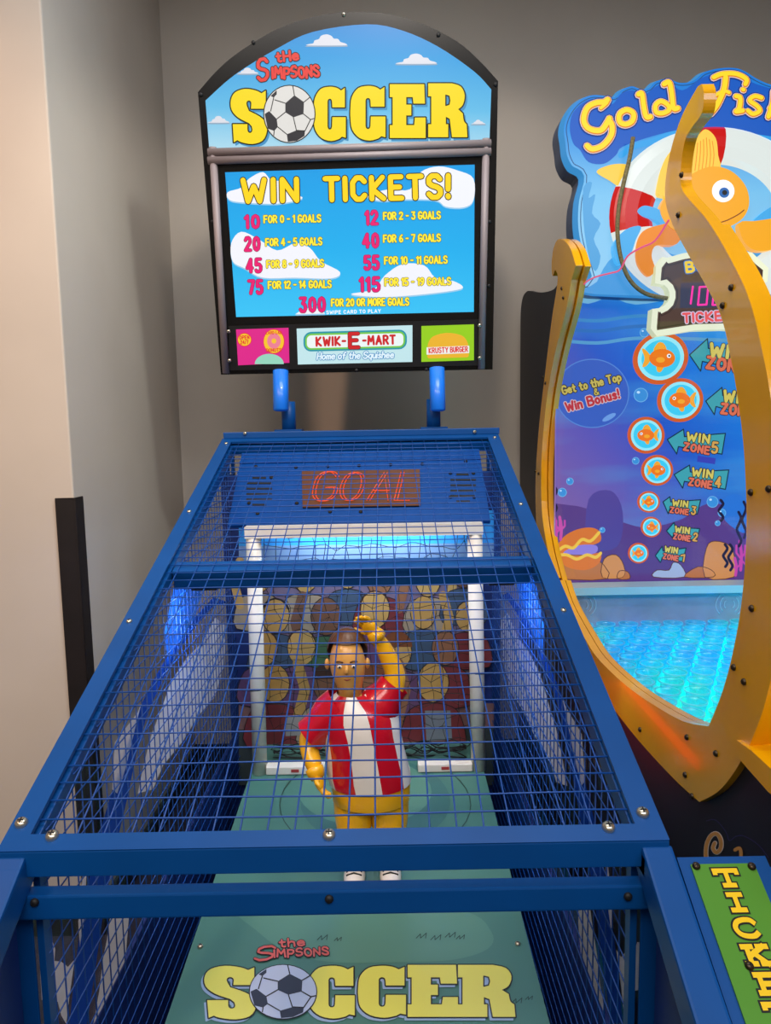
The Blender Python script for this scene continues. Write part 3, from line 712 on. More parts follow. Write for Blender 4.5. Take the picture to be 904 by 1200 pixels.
mb = MB(); TY, TO, TP = glow((250, 206, 28), 1.0), glow((60, 40, 10), .5), glow((224, 30, 110), 1.0)
Z = lambda x, y: (220 + x / 2.379, 180 + y / 2.379)
text(mb, MQ, .003, 'WIN', Z(156, 134), Z(305, 131), 25, 6.2, TY, TO, 1.1, gap=.34)
mb.build('lettering', scn); mb = MB()
text(mb, MQ, .003, 'TICKETS!', Z(385, 130), Z(728, 121), 25, 6.2, TY, TO, 1.1, gap=.34)
mb.build('lettering', scn)
mb = MB(); TY2 = glow((250, 226, 60), 1.0); TO2 = glow((90, 90, 30), .5)
rows = [('10', 158, 203, 207, 38, 'FOR 0 - 1 GOALS', 214, 371, 193, 23), ('12', 494, 533, 197, 40, 'FOR 2 - 3 GOALS', 547, 704, 184, 23),
        ('20', 158, 204, 270, 40, 'FOR 4 - 5 GOALS', 219, 374, 257, 23), ('40', 487, 535, 261, 41, 'FOR 6 - 7 GOALS', 547, 704, 247, 23),
        ('45', 163, 209, 330, 40, 'FOR 8 - 9 GOALS', 222, 379, 318, 23), ('55', 491, 536, 322, 40, 'FOR 10 - 11 GOALS', 550, 723, 308, 23),
        ('75', 168, 212, 390, 40, 'FOR 12 - 14 GOALS', 226, 400, 376, 23), ('115', 478, 538, 383, 41, 'FOR 15 - 19 GOALS', 551, 733, 368, 23),
        ('300', 311, 386, 440, 42, 'FOR 20 OR MORE GOALS', 402, 616, 425, 23)]
for a, x0, x1, yb, cp, t_, x2, x3, yb2, cp2 in rows:
    text(mb, MQ, .003, a, Z(x0 + 4, yb), Z(x1 - 4, yb - 1), cp / 2.379 - 2.2, 3.5, TP, glow((120, 10, 60), .6), .5, gap=.42)
    text(mb, MQ, .003, t_, Z(x2, yb2), Z(x3, yb2 - 3), cp2 / 2.379 - 1.7, 2.0, TY2, TO2, .5, gap=.3, space=.42)
text(mb, MQ, .003, 'SWIPE CARD TO PLAY', Z(388, 447), Z(538, 443), 3.6, .9, glow((235, 240, 245), 1.0), gap=.4)
mb.build('lettering', scn)
# advert panels
mb = MB(); mb.prism(MQ, [MQ.px(*p) for p in [(268, 382), (566, 374), (566, 428), (269, 434)]], 0, .004, mat('bezel_black', (22, 22, 24), .35)); adr = mb.build('advert_bezel', SO)
for u, v in [(269.5, 388), (270.5, 422), (561.5, 381), (561.5, 419)]: bolt(MQ.at(u, v, .019), MQ.n, adr, BM_G)
mb = MB(); A_ = [(277, 386), (338.5, 384), (339.5, 425), (279.5, 428)]
mb.pxpoly(MQ, A_, .0045, glow((226, 44, 142), .85))
mb.pxpoly(MQ, ell(287, 398, 8, 7.5), .005, glow((245, 200, 50), .9)); mb.pxline(MQ, ell(287, 398, 8, 7.5), .8, .0052, gr, True)
mb.pxpoly(MQ, ell(321.5, 400, 12, 14), .005, glow((245, 196, 50), .9)); mb.pxline(MQ, ell(321.5, 400, 12, 14), .8, .0052, gr, True)
mb.pxpoly(MQ, ell(321.5, 399.5, 8, 9), .0054, glow((236, 130, 150), .9)); mb.pxpoly(MQ, ell(321.5, 399.5, 2.8, 3), .0058, glow((245, 196, 50), .9))
mb.pxpoly(MQ, ell(316, 426.5, 17, 12, 20, math.pi, 2 * math.pi), .005, glow((150, 214, 190), .9))
ad = mb.build('donut_advert', SO)
mb = MB(); text(mb, MQ, .0056, 'OPEN', (281.5, 397.5), (292.5, 397), 4, .9, gr, gap=.3); mb.build('lettering', ad); mb = MB(); text(mb, MQ, .0056, '24/7', (282.5, 403), (291.5, 402.6), 4, .9, gr, gap=.3); mb.build('lettering', ad); mb = MB()
text(mb, MQ, .0062, 'LARD LAD', (312.5, 391.5), (330.5, 391), 3.2, .7, gr, gap=.3); mb.build('lettering', ad); mb = MB(); text(mb, MQ, .0062, 'DONUTS', (313, 412), (330, 411.4), 3.4, .8, gr, gap=.3); mb.build('lettering', ad)
mb = MB(); mb.pxpoly(MQ, [(348, 385), (483.5, 381), (483.5, 424), (349.5, 427)], .0045, glow((196, 232, 238), .88))
def rrect(x0, y0, x1, y1, r, sk):
    P_ = arc(x1 - r, y0 + r, r, r, -90, 0, 5) + arc(x1 - r, y1 - r, r, r, 0, 90, 5) + arc(x0 + r, y1 - r, r, r, 90, 180, 5) + arc(x0 + r, y0 + r, r, r, 180, 270, 5)
    return [(p[0], p[1] - (p[0] - x0) * sk) for p in P_]
for k, (i, c) in enumerate(((0, (40, 150, 170)), (2, (120, 200, 70)), (4, (236, 246, 246)))):
    mb.pxpoly(MQ, rrect(356 + i, 389 + i, 477 - i, 412 - i, 9 - i, .025), .005 + .0004 * k, glow(c, .9))
ad = mb.build('store_advert', SO)
mb = MB(); RR = glow((206, 40, 44), .9); D_ = glow((80, 10, 14), .5)
text(mb, MQ, .0064, 'KWIK-', (371.5, 405), (405, 404), 9.5, 2.6, RR, gap=.36); text(mb, MQ, .0064, 'E', (410.5, 407), (420.5, 406.8), 16, 4.2, RR, D_, .5)
text(mb, MQ, .0064, '-MART', (426, 403.5), (463, 402.5), 9.5, 2.6, RR, gap=.36)
text(mb, MQ, .0064, 'Home of the Squishee', (372, 421), (461, 419), 7.5, 1.6, glow((225, 245, 255), .9), glow((40, 130, 190), .9), .7, gap=.2, space=.34, slant=.18); mb.build('lettering', ad)
mb = MB(); mb.pxpoly(MQ, [(494, 382), (555.5, 380), (555.5, 422), (494, 424)], .0045, glow((150, 206, 34), .9))
mb.pxpoly(MQ, smooth([(501, 411), (502, 402), (508, 394), (524, 390), (541, 393), (548, 401), (549, 410)], 4, False), .005, glow((236, 180, 50), .9))
mb.pxpoly(MQ, [(500, 411), (550, 409), (550, 413), (500, 415)], .0054, glow((130, 80, 30), .8)); mb.pxpoly(MQ, rrect(501, 413.5, 549.5, 420, 2.5, .03), .0052, glow((236, 180, 50), .9))
mb.pxpoly(MQ, [(500, 407), (550, 405), (550, 413.5), (500, 415.5)], .0058, glow((238, 240, 236), .9))
ad = mb.build('burger_advert', SO)
mb = MB(); text(mb, MQ, .0066, 'KRUSTY', (503, 413.5), (525, 412.6), 5.6, 1.2, gr, gap=.3); text(mb, MQ, .0066, 'BURGER', (528, 412.5), (548, 411.7), 5.6, 1.2, gr, gap=.3); mb.build('lettering', ad)
# unseen red strip added on the right flank to streak the yellow rail
mb = MB(); mb.bar((X1 + .004, 1.6, .70), (X1 + .004, 2.2, .71), .008, .05, BLUE); mb.bar((X1 + .010, 1.62, .70), (X1 + .010, 2.18, .71), .004, .026, glow((255, 30, 20), 5.0)); mb.build('added_light_strip', SO)

# ------------------------------------------------------------------ plain goalkeeper dummy on the pitch
GK = root('goalkeeper_dummy', (-.046, 1.634, PFZ(1.634)), 'plastic goalkeeper dummy with brown hair and red and white striped shirt inside the cage', 'figure')
YP = mat('yellow_plastic', (240, 178, 20), .25, coat=.4); RP = mat('red_gloss', (196, 18, 40), .22, coat=.5); WP = mat('white_gloss', (232, 226, 220), .25, coat=.4)
def skinned(name, verts, edges, rads, m, rootv, parent, sub=2):
    me = bpy.data.meshes.new(name); me.from_pydata(verts, edges, []); o = bpy.data.objects.new(name, me); COL.objects.link(o)
    md = o.modifiers.new('skin', 'SKIN'); md.use_smooth_shade = True; o.modifiers.new('sub', 'SUBSURF').levels = sub
    for i, d in enumerate(me.skin_vertices[0].data):
        r_ = rads[i]; d.radius = (r_, r_) if not isinstance(r_, tuple) else r_; d.use_root = (i == rootv)
    dg = bpy.context.evaluated_depsgraph_get(); nm = bpy.data.meshes.new_from_object(o.evaluated_get(dg)); nm.name = name
    o.modifiers.clear(); o.data = nm; bpy.data.meshes.remove(me); nm.materials.append(m)
    for p_ in nm.polygons: p_.use_smooth = True
    o.parent = parent; ROOT[o.name] = ROOT[parent.name]
    return o
S_ = 1.0
vs = [(0, 0, .24), (-.006, 0, .30), (-.02, 0, .36), (-.03, 0, .415), (-.04, -.004, .455), (-.045, -.012, .49), (-.048, -.014, .53), (-.05, -.01, .575), (-.05, -.004, .60),
      (-.042, 0, .22), (-.04, -.01, .12), (-.038, 0, .035), (-.046, -.05, .02),
      (.042, 0, .22), (.04, -.014, .12), (.038, 0, .035), (.044, -.05, .02),
      (-.105, 0, .42), (-.15, .0, .345), (-.125, -.05, .29),
      (.04, 0, .425), (.066, .012, .50), (.036, .016, .565), (.014, .010, .598)]
eg = [(0, 1), (1, 2), (2, 3), (3, 4), (4, 5), (5, 6), (6, 7), (7, 8), (0, 9), (9, 10), (10, 11), (11, 12), (0, 13), (13, 14), (14, 15), (15, 16), (3, 17), (17, 18), (18, 19), (3, 20), (20, 21), (21, 22), (22, 23)]
rd = [.062, .058, .062, .058, .026, .034, .048, .040, .02, .046, .034, .022, .018, .046, .034, .022, .018, .034, .026, .02, .034, .028, .021, .016]
body = skinned('body', vs, eg, rd, YP, 0, GK)
TAN = mat('tan_plastic', (222, 164, 84), .3, coat=.3); HAIR = mat('brown_hair_plastic', (92, 56, 28), .45)
body.data.materials.append(TAN)
for p_ in body.data.polygons:
    if p_.center.z > .452 and -.12 < p_.center.x < -.002: p_.material_index = 1
kb = ROOT[GK.name]
mb = MB(); hc = kb + V((-.049, -.004, .562))
for i in range(9):                                     # short cropped hair with a side parting
    for j in range(24):
        pt = lambda a, b: hc + V(((.0475 + .002 * math.sin(b * 7)) * math.sin(a) * math.cos(b), (.050) * math.sin(a) * math.sin(b) + .006, (.056) * math.cos(a)))
        lim = lambda b: 1.05 if math.sin(b) < -.25 else (1.95 if math.sin(b) > .1 else 1.55)
        b0, b1 = 2 * math.pi * j / 24, 2 * math.pi * (j + 1) / 24
        mb.add([pt(lim(b0) * i / 9, b0), pt(lim(b1) * i / 9, b1), pt(lim(b1) * (i + 1) / 9, b1), pt(lim(b0) * (i + 1) / 9, b0)], [(0, 1, 2, 3)], HAIR, True)
mb.build('hair', GK)
fc = kb + V((-.048, -.05, .53))
mb = MB(); mb.tube([fc + V((0, -.004, .016)), fc + V((0, -.011, .002)), fc + V((0, -.004, -.003))], [.003, .006, .003], TAN, 8); mb.build('nose', GK)
for sx in (-1, 1):
    mb = MB(); mb.ellipsoid(fc + V((sx * .016, -.001, .012)), (.006, .004, .0045), WP, 12, 8); mb.ellipsoid(fc + V((sx * .016, -.0045, .012)), (.0026, .0015, .0026), BLKM, 10, 6); mb.build('eye', GK)
    mb = MB(); mb.tube([fc + V((sx * .008, -.002, .022)), fc + V((sx * .016, -.003, .025)), fc + V((sx * .024, .002, .022))], .0018, HAIR, 6); mb.build('eyebrow', GK)
    mb = MB(); mb.ellipsoid(kb + V((-.049 + sx * .047, -.008, .535)), (.006, .009, .013), TAN, 10, 8); mb.build('ear', GK)
mb = MB(); mb.tube([fc + V((-.012, .004, -.018)), fc + V((0, -.001, -.020)), fc + V((.012, .004, -.018))], .0018, mat('lip_red', (150, 60, 50), .5), 6); mb.build('mouth', GK)
def shirt_mat(k): return RP if (k // 4) % 2 == 0 else WP
def shell(name, rings, m_of, parent, n=40):
    base = ROOT[parent.name]
    mb = MB(); N = len(rings)
    for i in range(N - 1):
        (c0, a0, b0), (c1, a1, b1) = rings[i], rings[i + 1]
        for k in range(n):
            t0_, t1_ = 2 * math.pi * k / n, 2 * math.pi * (k + 1) / n
            f = lambda c, a, b, t: base + V(c) + V((a * math.cos(t), b * math.sin(t), 0))
            mb.add([f(c0, a0, b0, t0_), f(c0, a0, b0, t1_), f(c1, a1, b1, t1_), f(c1, a1, b1, t0_)], [(0, 1, 2, 3)], m_of(k), True)
    ob = mb.build(name, parent)
    bm = bmesh.new(); bm.from_mesh(ob.data); bmesh.ops.remove_doubles(bm, verts=bm.verts, dist=1e-5); bm.to_mesh(ob.data); bm.free()
    return ob
jr = [((-.002, 0, .245), .098, .078), ((-.006, 0, .27), .100, .080), ((-.012, 0, .32), .094, .076), ((-.02, 0, .37), .092, .074), ((-.028, 0, .41), .096, .070), ((-.032, 0, .435), .082, .058), ((-.038, -.002, .455), .05, .044), ((-.04, -.004, .465), .036, .036)]
shell('jersey', jr, shirt_mat, GK)
def sleeve(p, q, r0, r1):
    base = ROOT[GK.name]; mb = MB(); p, q = base + V(p), base + V(q)
    mb.tube([p, p.lerp(q, .35), p.lerp(q, .7), q], [r0, r0 * 1.02, r1, r1], RP, 20, caps=False); return mb.build('sleeve', GK)
sleeve((-.06, 0, .432), (-.14, 0, .36), .053, .042); sleeve((.015, 0, .42), (.06, .01, .478), .05, .038)
sh = shell('shorts', [((0, 0, .262), .09, .072), ((0, 0, .235), .094, .076), ((0, 0, .20), .092, .07)], lambda k: YP, GK)
for sx in (-1, 1):
    base = ROOT[GK.name]; mb = MB(); mb.tube([base + V((sx * .044, 0, .215)), base + V((sx * .043, -.005, .17)), base + V((sx * .042, -.01, .135))], [.047, .046, .042], YP, 20, caps=False); mb.build('shorts_leg', GK)
    mb = MB(); mb.tube([base + V((sx * .040, -.01, .115)), base + V((sx * .039, -.004, .07)), base + V((sx * .038, 0, .03))], [.036, .033, .026], WP, 16, caps=False); mb.build('sock', GK)
    mb = MB(); c = base + V((sx * .043, -.028, .02)); mb.ellipsoid(c, (.026, .055, .022), WP, 20, 10); mb.box(c + V((-.024, -.05, -.02)), c + V((.024, .05, -.014)), BLKM)
    for k in range(3): mb.tube([c + V((-.018, -.02 + k * .012, .015)), c + V((0, -.022 + k * .012, .0225)), c + V((.018, -.02 + k * .012, .015))], .002, BLKM, 5)
    mb.build('shoe', GK)
def hand(wr, d, pn, flip):
    """five bent fingers on a small palm"""
    base = ROOT[GK.name]; wr = base + V(wr); d = V(d).normalized(); pn = V(pn).normalized(); sd = d.cross(pn).normalized() * flip
    mb = MB(); rot = Matrix((sd, pn, d)).transposed()
    mb.ellipsoid(wr + d * .018, (.019, .011, .024), YP, 14, 10, rot); mb.tube([wr - d * .014, wr - d * .004, wr + d * .010], [.0215, .021, .016], YP, 14)
    for k, ln in enumerate((.026, .031, .029, .022)):
        b0 = wr + d * .032 + sd * (-.0125 + k * .0085); mb.tube([b0, b0 + d * ln * .5 + pn * .003, b0 + d * ln * .85 + pn * .01, b0 + d * ln * .95 + pn * .014], [.0055, .0055, .005, .003], YP, 8)
    b0 = wr + d * .012 - sd * .016; mb.tube([b0, b0 - sd * .012 + d * .012, b0 - sd * .014 + d * .026 + pn * .006], [.0065, .006, .004], YP, 8)
    mb.build('glove', GK)
hand((.016, .008, .600), (-.55, -.1, .75), (-.2, -.9, -.3), 1); hand((-.124, -.052, .288), (.35, -.5, -.7), (.8, .1, .4), -1)

# ================================================================== TICKET BOX
TD = root('ticket_dispenser', (.46, .7, 0), 'blue ticket box with green plate and yellow vertical lettering, right of the soccer machine', 'ticket dispenser')
TSL = V((0, .525, .525 * .6)).normalized(); TP0 = V((.397, .943, .903))
TKP = Plane(TP0, (1, 0, 0), V((0, -TSL.z, TSL.y)))
mb = MB(); W_ = .123
for (x0_, x1_, dz) in ((0, W_, 0),):
    P = Plane((TP0.x, 0, 0), (0, 1, 0), (1, 0, 0))
    prof = [(.943, .02), (.943, .903), (.45, .903 - .493 * .6), (.45, .02)]
    mb.prism(P, prof, 0, W_, BLUE)
mb.build('box_body', TD, .004)
mb = MB(); P = Plane((TP0.x + W_, 0, 0), (0, 1, 0), (1, 0, 0)); mb.prism(P, [(.94, .02), (.94, .888), (.45, .888 - .49 * .6), (.45, .02)], .001, .04, BLUE_D); mb.build('side_flange', TD, .003)
mb = MB(); e0, e1 = TKP.px(809, 1014), TKP.px(884, 1014)
pl_ = [(e0[0], e0[1]), (e1[0], e0[1]), (e1[0], -.55), (e0[0], -.55)]
mb.prism(TKP, pl_, .0005, .003, prn((82, 140, 46), .3)); plate = mb.build('name_plate', TD, .001)
for u, v in [(815.5, 1016.5), (880.5, 1017), (877.5, 1133.5)]: bolt(TKP.at(u, v, .003), TKP.n, plate, BM_D)
mb = MB(); YT, KT = prn((240, 196, 24), .35), prn((16, 14, 14), .4)
# letters are slab serif and stacked; laid out in the plate's own centimetres
def slab_strokes(ch):
    return {'T': ['0,.86 0,1 1,1 1,.86', '.5,1 .5,0', '.28,0 .72,0'], 'I': ['.1,1 .9,1', '.5,1 .5,0', '.1,0 .9,0'], 'C': ['.92,.78 .75,.98 .45,1 .15,.86 .02,.5 .15,.14 .45,0 .75,.02 .95,.2'],
            'K': ['0,1 .35,1', '.17,1 .17,0', '0,0 .35,0', '.85,1 .2,.45', '.4,.6 .85,0', '.65,1 1,1', '.65,0 1,0'], 'E': ['.95,.75 .95,1 .1,1', '.25,1 .25,0', '.1,0 .95,0 .95,.25', '.25,.5 .7,.5'], 'S': ['.9,.75 .9,1 .3,1 .08,.78 .2,.55 .8,.45 .95,.22 .75,0 .1,0 .1,.25']}[ch]
cxw = (e0[0] + e1[0]) / 2
for (k, ch) in enumerate('TICKETS'):
    top = e0[1] - .006 - k * .0318
    for layer, (m_, wd, hh) in enumerate(((KT, .0105, .0034), (YT, .0062, .0040))):
        for st in slab_strokes(ch):
            P_ = [tuple(map(float, p.split(','))) for p in st.split()]
            if ch in 'CS': P_ = smooth(P_, 4, False)
            P_ = [(cxw - .001 + (p[0] - .5) * (.019 if ch == 'I' else .029), top - .0235 + p[1] * .0195) for p in P_]
            for i in range(len(P_) - 1):
                a, b = V(P_[i]), V(P_[i + 1]); d = (b - a).normalized(); nn = V((-d.y, d.x)) * wd / 2; e_ = d * wd * (.2 if ch in 'CS' else .5)
                mb.poly(TKP, [a + nn - e_, a - nn - e_, b - nn + e_, b + nn + e_], hh, m_)
mb.build('lettering', plate)

# ================================================================== FISHING MACHINE
FM = root('fishing_arcade_machine', (1.1, 2.0, 0), 'yellow framed goldfish arcade machine with glowing blue cup pool, right of the soccer machine', 'arcade machine')
XS = .56; FS = Plane((XS, 0, 0), (0, 1, 0), (-1, 0, 0))
FS.ex = V((0, 1, 0)); FS.ey = V((0, 0, 1))
f = lambda P_: [FS.px(*p) for p in P_]
XW = 1.64
# side boards
near_in = [(1.338, 2.088), (1.402, 2.067), (1.447, 2.031), (1.473, 1.985), (1.474, 1.938), (1.437, 1.884), (1.365, 1.815), (1.289, 1.746), (1.22, 1.678), (1.179, 1.604), (1.145, 1.522), (1.122, 1.442), (1.108, 1.337), (1.113, 1.228), (1.134, 1.138), (1.166, 1.055), (1.212, .974)]
near_out = [(1.238, .82), (1.16, .885), (1.09, .975), (1.035, 1.08), (1.005, 1.2), (.998, 1.32), (1.012, 1.43), (1.045, 1.515), (1.075, 1.59), (1.123, 1.682), (1.185, 1.755), (1.28, 1.845), (1.385, 1.925), (1.403, 1.965), (1.388, 2.015), (1.355, 2.028), (1.318, 2.035), (1.312, 2.065), (1.322, 2.085)]
near = smooth(near_in, 6, False) + smooth(near_out, 6, False)
rail_top = [(2.306, 1.004), (2.2, .95), (2.007, .905), (1.873, .885), (1.666, .89), (1.499, .908), (1.322, .938), (1.212, .974)]
rail_bot = [(1.238, .82), (1.354, .806), (1.544, .797), (1.725, .80), (1.9, .812), (2.1, .84), (2.3, .885), (2.48, .96)]
rail = smooth(rail_top, 5, False) + smooth(rail_bot, 5, False)
rear_out = [(2.48, .96), (2.605, 1.04), (2.66, 1.15), (2.674, 1.313), (2.621, 1.502), (2.518, 1.705), (2.43, 1.86), (2.36, 1.96), (2.39, 2.00), (2.43, 1.99), (2.445, 2.03), (2.42, 2.075), (2.36, 2.088), (2.28, 2.065), (2.20, 2.02), (2.14, 1.96)]
rear_in = [(2.19, 1.93), (2.24, 1.86), (2.36, 1.761), (2.455, 1.66), (2.52, 1.557), (2.575, 1.385), (2.565, 1.21), (2.48, 1.09), (2.36, 1.0)]
rear = smooth(rear_out, 6, False) + smooth(rear_in, 6, False)
near2 = smooth(near_in[5:], 6, False) + smooth([(y + .006, z_ - .004) for y, z_ in near_out[:12]], 6, False)
def side_boards(x, sgn):
    P = Plane((x, 0, 0), (0, 1, 0), (1, 0, 0)); fp = FM
    for nm, pr_ in (('side_frame_front', near), ('side_frame_rail', rail), ('side_frame_rear', rear)):
        mb = MB(); mb.prism(P, pr_, 0, sgn * .021, YEL); b_ = mb.build(nm, fp, .003)
        if sgn > 0:
            pts = {'side_frame_front': [(800, 205), (796, 252), (858, 337), (848, 358), (881, 577), (902, 573), (882, 713), (861, 782), (873, 799), (840, 883), (804, 908), (812, 933)],
                   'side_frame_rail': [(806, 864), (751, 855)], 'side_frame_rear': [(659, 338), (661, 349), (637, 442), (640, 449), (628, 552), (632, 555)]}[nm]
            for u, v in pts:
                p_ = FS.at(u, v); bolt((x, p_.y, p_.z), (-1, 0, 0), b_, BM_D)
        # inner second layer, set back
        inn = {'side_frame_front': near2, 'side_frame_rail': rail, 'side_frame_rear': [(y - .015, z_ - .006) for y, z_ in rear]}[nm]
        mb = MB(); mb.prism(P, inn, sgn * .023, sgn * .040, YEL); mb.build('inner_frame', b_, .002)
side_boards(XS, 1); side_boards(XW, -1)
# dark cabinet sides
NB = mat('dark_cabinet_side', (24, 20, 30), .5, noise=.15, nscale=5)
for x, nm in ((XS + .012, 'l'), (XW - .024, 'r')):
    P = Plane((x, 0, 0), (0, 1, 0), (1, 0, 0)); mb = MB()
    rs = smooth([(2.36, 1.97), (2.44, 1.955), (2.527, 1.96), (2.66, 1.98), (2.787, 2.005), (2.90, 2.03), (2.993, 2.027), (3.04, 1.99), (3.05, 1.94)], 3, False)
    mb.prism(P, rs + [(3.05, .06), (.83, .06), (.83, .975), (1.10, .98), (1.2, .87), (1.5, .82), (2.1, .86), (2.5, .98), (2.63, 1.15), (2.64, 1.32), (2.58, 1.52), (2.46, 1.74), (2.36, 1.92)], 0, .014, NB)
    side = mb.build('cabinet_side', FM)
    if nm == 'l':
        SP_ = Plane((x, 0, 0), (0, 1, 0), (-1, 0, 0)); SP_.ex = V((0, 1, 0)); SP_.ey = V((0, 0, 1))
        mb = MB(); og = prn((214, 150, 70)); pu = prn((60, 50, 110))
        mb.pxline(SP_, smooth([(833, 1040), (829, 1010), (829, 992), (834, 980), (841, 977), (846, 984), (846, 994), (841, 999), (837, 994), (839, 988)], 4, False), 5.6, .001, prn((236, 226, 214)))
        mb.pxline(SP_, smooth([(833, 1040), (829, 1010), (829, 992), (834, 980), (841, 977), (846, 984), (846, 994), (841, 999), (837, 994), (839, 988)], 4, False), 4.2, .0016, og)
        mb.pxline(SP_, smooth([(863, 996), (868, 994), (870, 1000), (869, 1020), (869, 1040)], 3, False), 4.2, .0016, og)
        mb.pxline(SP_, smooth([(829, 962), (840, 961), (852, 975), (856, 985), (864, 980), (874, 980), (890, 990), (902, 1005)], 4, False), .8, .001, pu)
        mb.build('lettering', side)
# base front and flared yellow front
P = Plane((XS + .037, 0, 0), (0, 1, 0), (1, 0, 0)); mb = MB()
mb.prism(P, [(.84, .06), (.86, .06), (.86, .965), (.84, .965)], -.01, XW - XS - .074, NB); mb.build('cabinet_front', FM)
mb = MB(); fo = smooth([(1.10, .985), (1.06, 1.04), (1.035, 1.14), (1.025, 1.26)], 3, False)
mb.prism(P, fo + [(p[0] + .02, p[1]) for p in reversed(fo)], .05, XW - XS - .124, YEL); mb.build('front_bumper', FM)
mb = MB(); mb.prism(P, [(1.10, .975), (1.10, 1.0), (1.05, 1.004), (.80, .998), (.80, .97), (1.0, .965)], -.045, XW - XS - .03, YEL); mb.build('front_ledge', FM, .003)
mb = MB(); mb.box((XS + .03, 2.62, .06), (XW - .03, 3.04, 1.9), NB); mb.build('cabinet_back', FM)

# backlit art panel
YA = 2.50
class Clipped(Plane):
    def px(s, u, v):
        a = Plane.px(s, u, v); return (min(max(a[0], XS + .034), XW - .043), a[1])
AR = Clipped((0, YA, 0), (1, 0, 0), (0, -1, 0))
azb = aty(760, 679, YA).z; azt = aty(690, 338, YA).z
rf = ROOT[FM.name]
ART = glow_grad('backlit_sea', [(0, (126, 96, 164)), (.3, (92, 86, 180)), (.55, (32, 90, 196)), (.8, (20, 120, 214)), (1, (26, 150, 228))], V((.62, YA, 1.2)) - rf, V((1.24, YA, 1.75)) - rf, .95, .55, (1.2, 1, 7), (70, 170, 225))
mb = MB(); mb.prism(AR, [(XS + .032, azb), (XW - .04, azb), (XW - .04, azt), (XS + .032, azt)], -.012, 0, ART)
ap = mb.build('art_panel', FM)
g = glow
mb = MB()
# waterline at the top of the sea picture
mb.pxpoly(AR, smooth([(640, 360), (668, 352), (690, 356), (715, 349), (745, 357), (790, 352), (850, 358), (905, 352), (905, 342), (640, 342)], 3), .0008, g((120, 190, 226), .9))
for y_, c_ in ((372, (60, 150, 214)), (384, (40, 120, 200)), (398, (90, 170, 220))): mb.pxline(AR, smooth([(650, y_), (700, y_ + 4), (760, y_ - 2), (900, y_ + 3)], 5, False), 4, .0010, g(c_, .8))
# sea bed
purple, rock, rock2, coral = g((96, 62, 140), .8), g((196, 120, 66), .85), g((222, 150, 84), .85), g((206, 70, 170), .9)
mb.pxpoly(AR, smooth([(640, 690), (640, 600), (668, 592), (700, 600), (730, 612), (760, 618), (800, 608), (830, 590), (870, 596), (905, 600), (905, 690)], 4), .0012, purple)
mb.pxpoly(AR, smooth([(690, 585), (716, 575), (730, 600), (724, 640), (690, 640)], 4), .0013, g((88, 72, 160), .8))
mb.pxpoly(AR, smooth([(848, 585), (868, 580), (880, 600), (876, 625), (850, 610)], 4), .0014, g((40, 120, 214), .9))
for c_, P_ in ((rock, [(648, 676), (652, 655), (672, 650), (700, 655), (712, 678)]), (rock2, [(706, 676), (708, 655), (722, 650), (731, 662), (730, 676)]), (rock, [(724, 678), (726, 669), (736, 670), (738, 678)]),
               (rock2, [(826, 676), (828, 642), (838, 634), (856, 640), (862, 660), (860, 676)]), (rock, [(802, 676), (818, 664), (834, 668), (836, 676)]), (g((170, 190, 225), .85), [(766, 676), (770, 668), (784, 668), (789, 659), (798, 662), (802, 676)])):
    mb.pxpoly(AR, smooth(P_, 3), .0018, c_); mb.pxline(AR, smooth(P_, 3), .9, .0020, g((110, 60, 40), .6), True)
# giant clam
clo, cly = g((228, 120, 40), .9), g((244, 200, 70), .95)
mb.pxpoly(AR, smooth([(651, 648), (658, 632), (672, 622), (690, 618), (702, 622), (704, 634), (690, 640), (672, 646)], 4), .0024, clo)
mb.pxpoly(AR, smooth([(650, 650), (670, 652), (690, 650), (704, 648), (702, 660), (686, 668), (664, 664)], 4), .0024, clo)
mb.pxpoly(AR, smooth([(660, 648), (674, 640), (690, 638), (700, 640), (698, 648), (680, 650)], 3), .0028, g((150, 130, 220), .9))
mb.pxline(AR, smooth([(651, 648), (662, 640), (672, 642), (682, 632), (692, 634), (702, 624)], 4, False), 3.6, .003, cly)
mb.pxline(AR, smooth([(650, 651), (664, 650), (676, 655), (688, 650), (698, 653), (704, 648)], 4, False), 3.6, .003, cly)
# corals, weeds and bubbles
for bx, by, hh in ((868, 668, 34), (874, 672, 26), (862, 674, 20), (651, 640, 34), (657, 632, 26), (647, 630, 22)):
    mb.pxline(AR, smooth([(bx, by), (bx + 1, by - hh * .5), (bx - 1, by - hh)], 4, False), 3.4, .0026, coral)
    for k in (-1, 1): mb.pxline(AR, [(bx, by - hh * .4), (bx + 5 * k, by - hh * .6), (bx + 5 * k, by - hh * .85)], 2.2, .0026, coral)
for bx, by, hh in ((866, 640, 40), (872, 630, 42), (850, 664, 26), (856, 668, 30), (650, 600, 30), (845, 610, 24)):
    mb.pxline(AR, smooth([(bx + 2.5 * math.sin(k * 1.6), by - hh * k / 6) for k in range(7)], 3, False), 3.2, .0027, g((36, 24, 70), .5))
def bubble(cx, cy, r_):
    mb.pxpoly(AR, ell(cx, cy, r_, r_, 20), .0022, g((60, 150, 220), .9)); mb.pxline(AR, ell(cx, cy, r_, r_, 20), max(.7, r_ * .1), .0026, g((120, 190, 236), .9), True); mb.pxpoly(AR, ell(cx - r_ * .35, cy - r_ * .4, r_ * .25, r_ * .2, 10), .0028, g((190, 225, 250), 1))
for b_ in ((835, 588, 6.5), (846, 601, 4.5), (841, 613, 3), (751, 463, 8), (755, 390, 5), (659, 577, 5), (668, 564, 4), (706, 621, 3), (745, 540, 4)): bubble(*b_)
mb.pxpoly(AR, ell(694, 461, 43, 40, 40), .0016, g((54, 96, 190), .95)); mb.pxline(AR, ell(694, 461, 43, 40, 40), 1.2, .0018, g((90, 140, 214), .9), True)
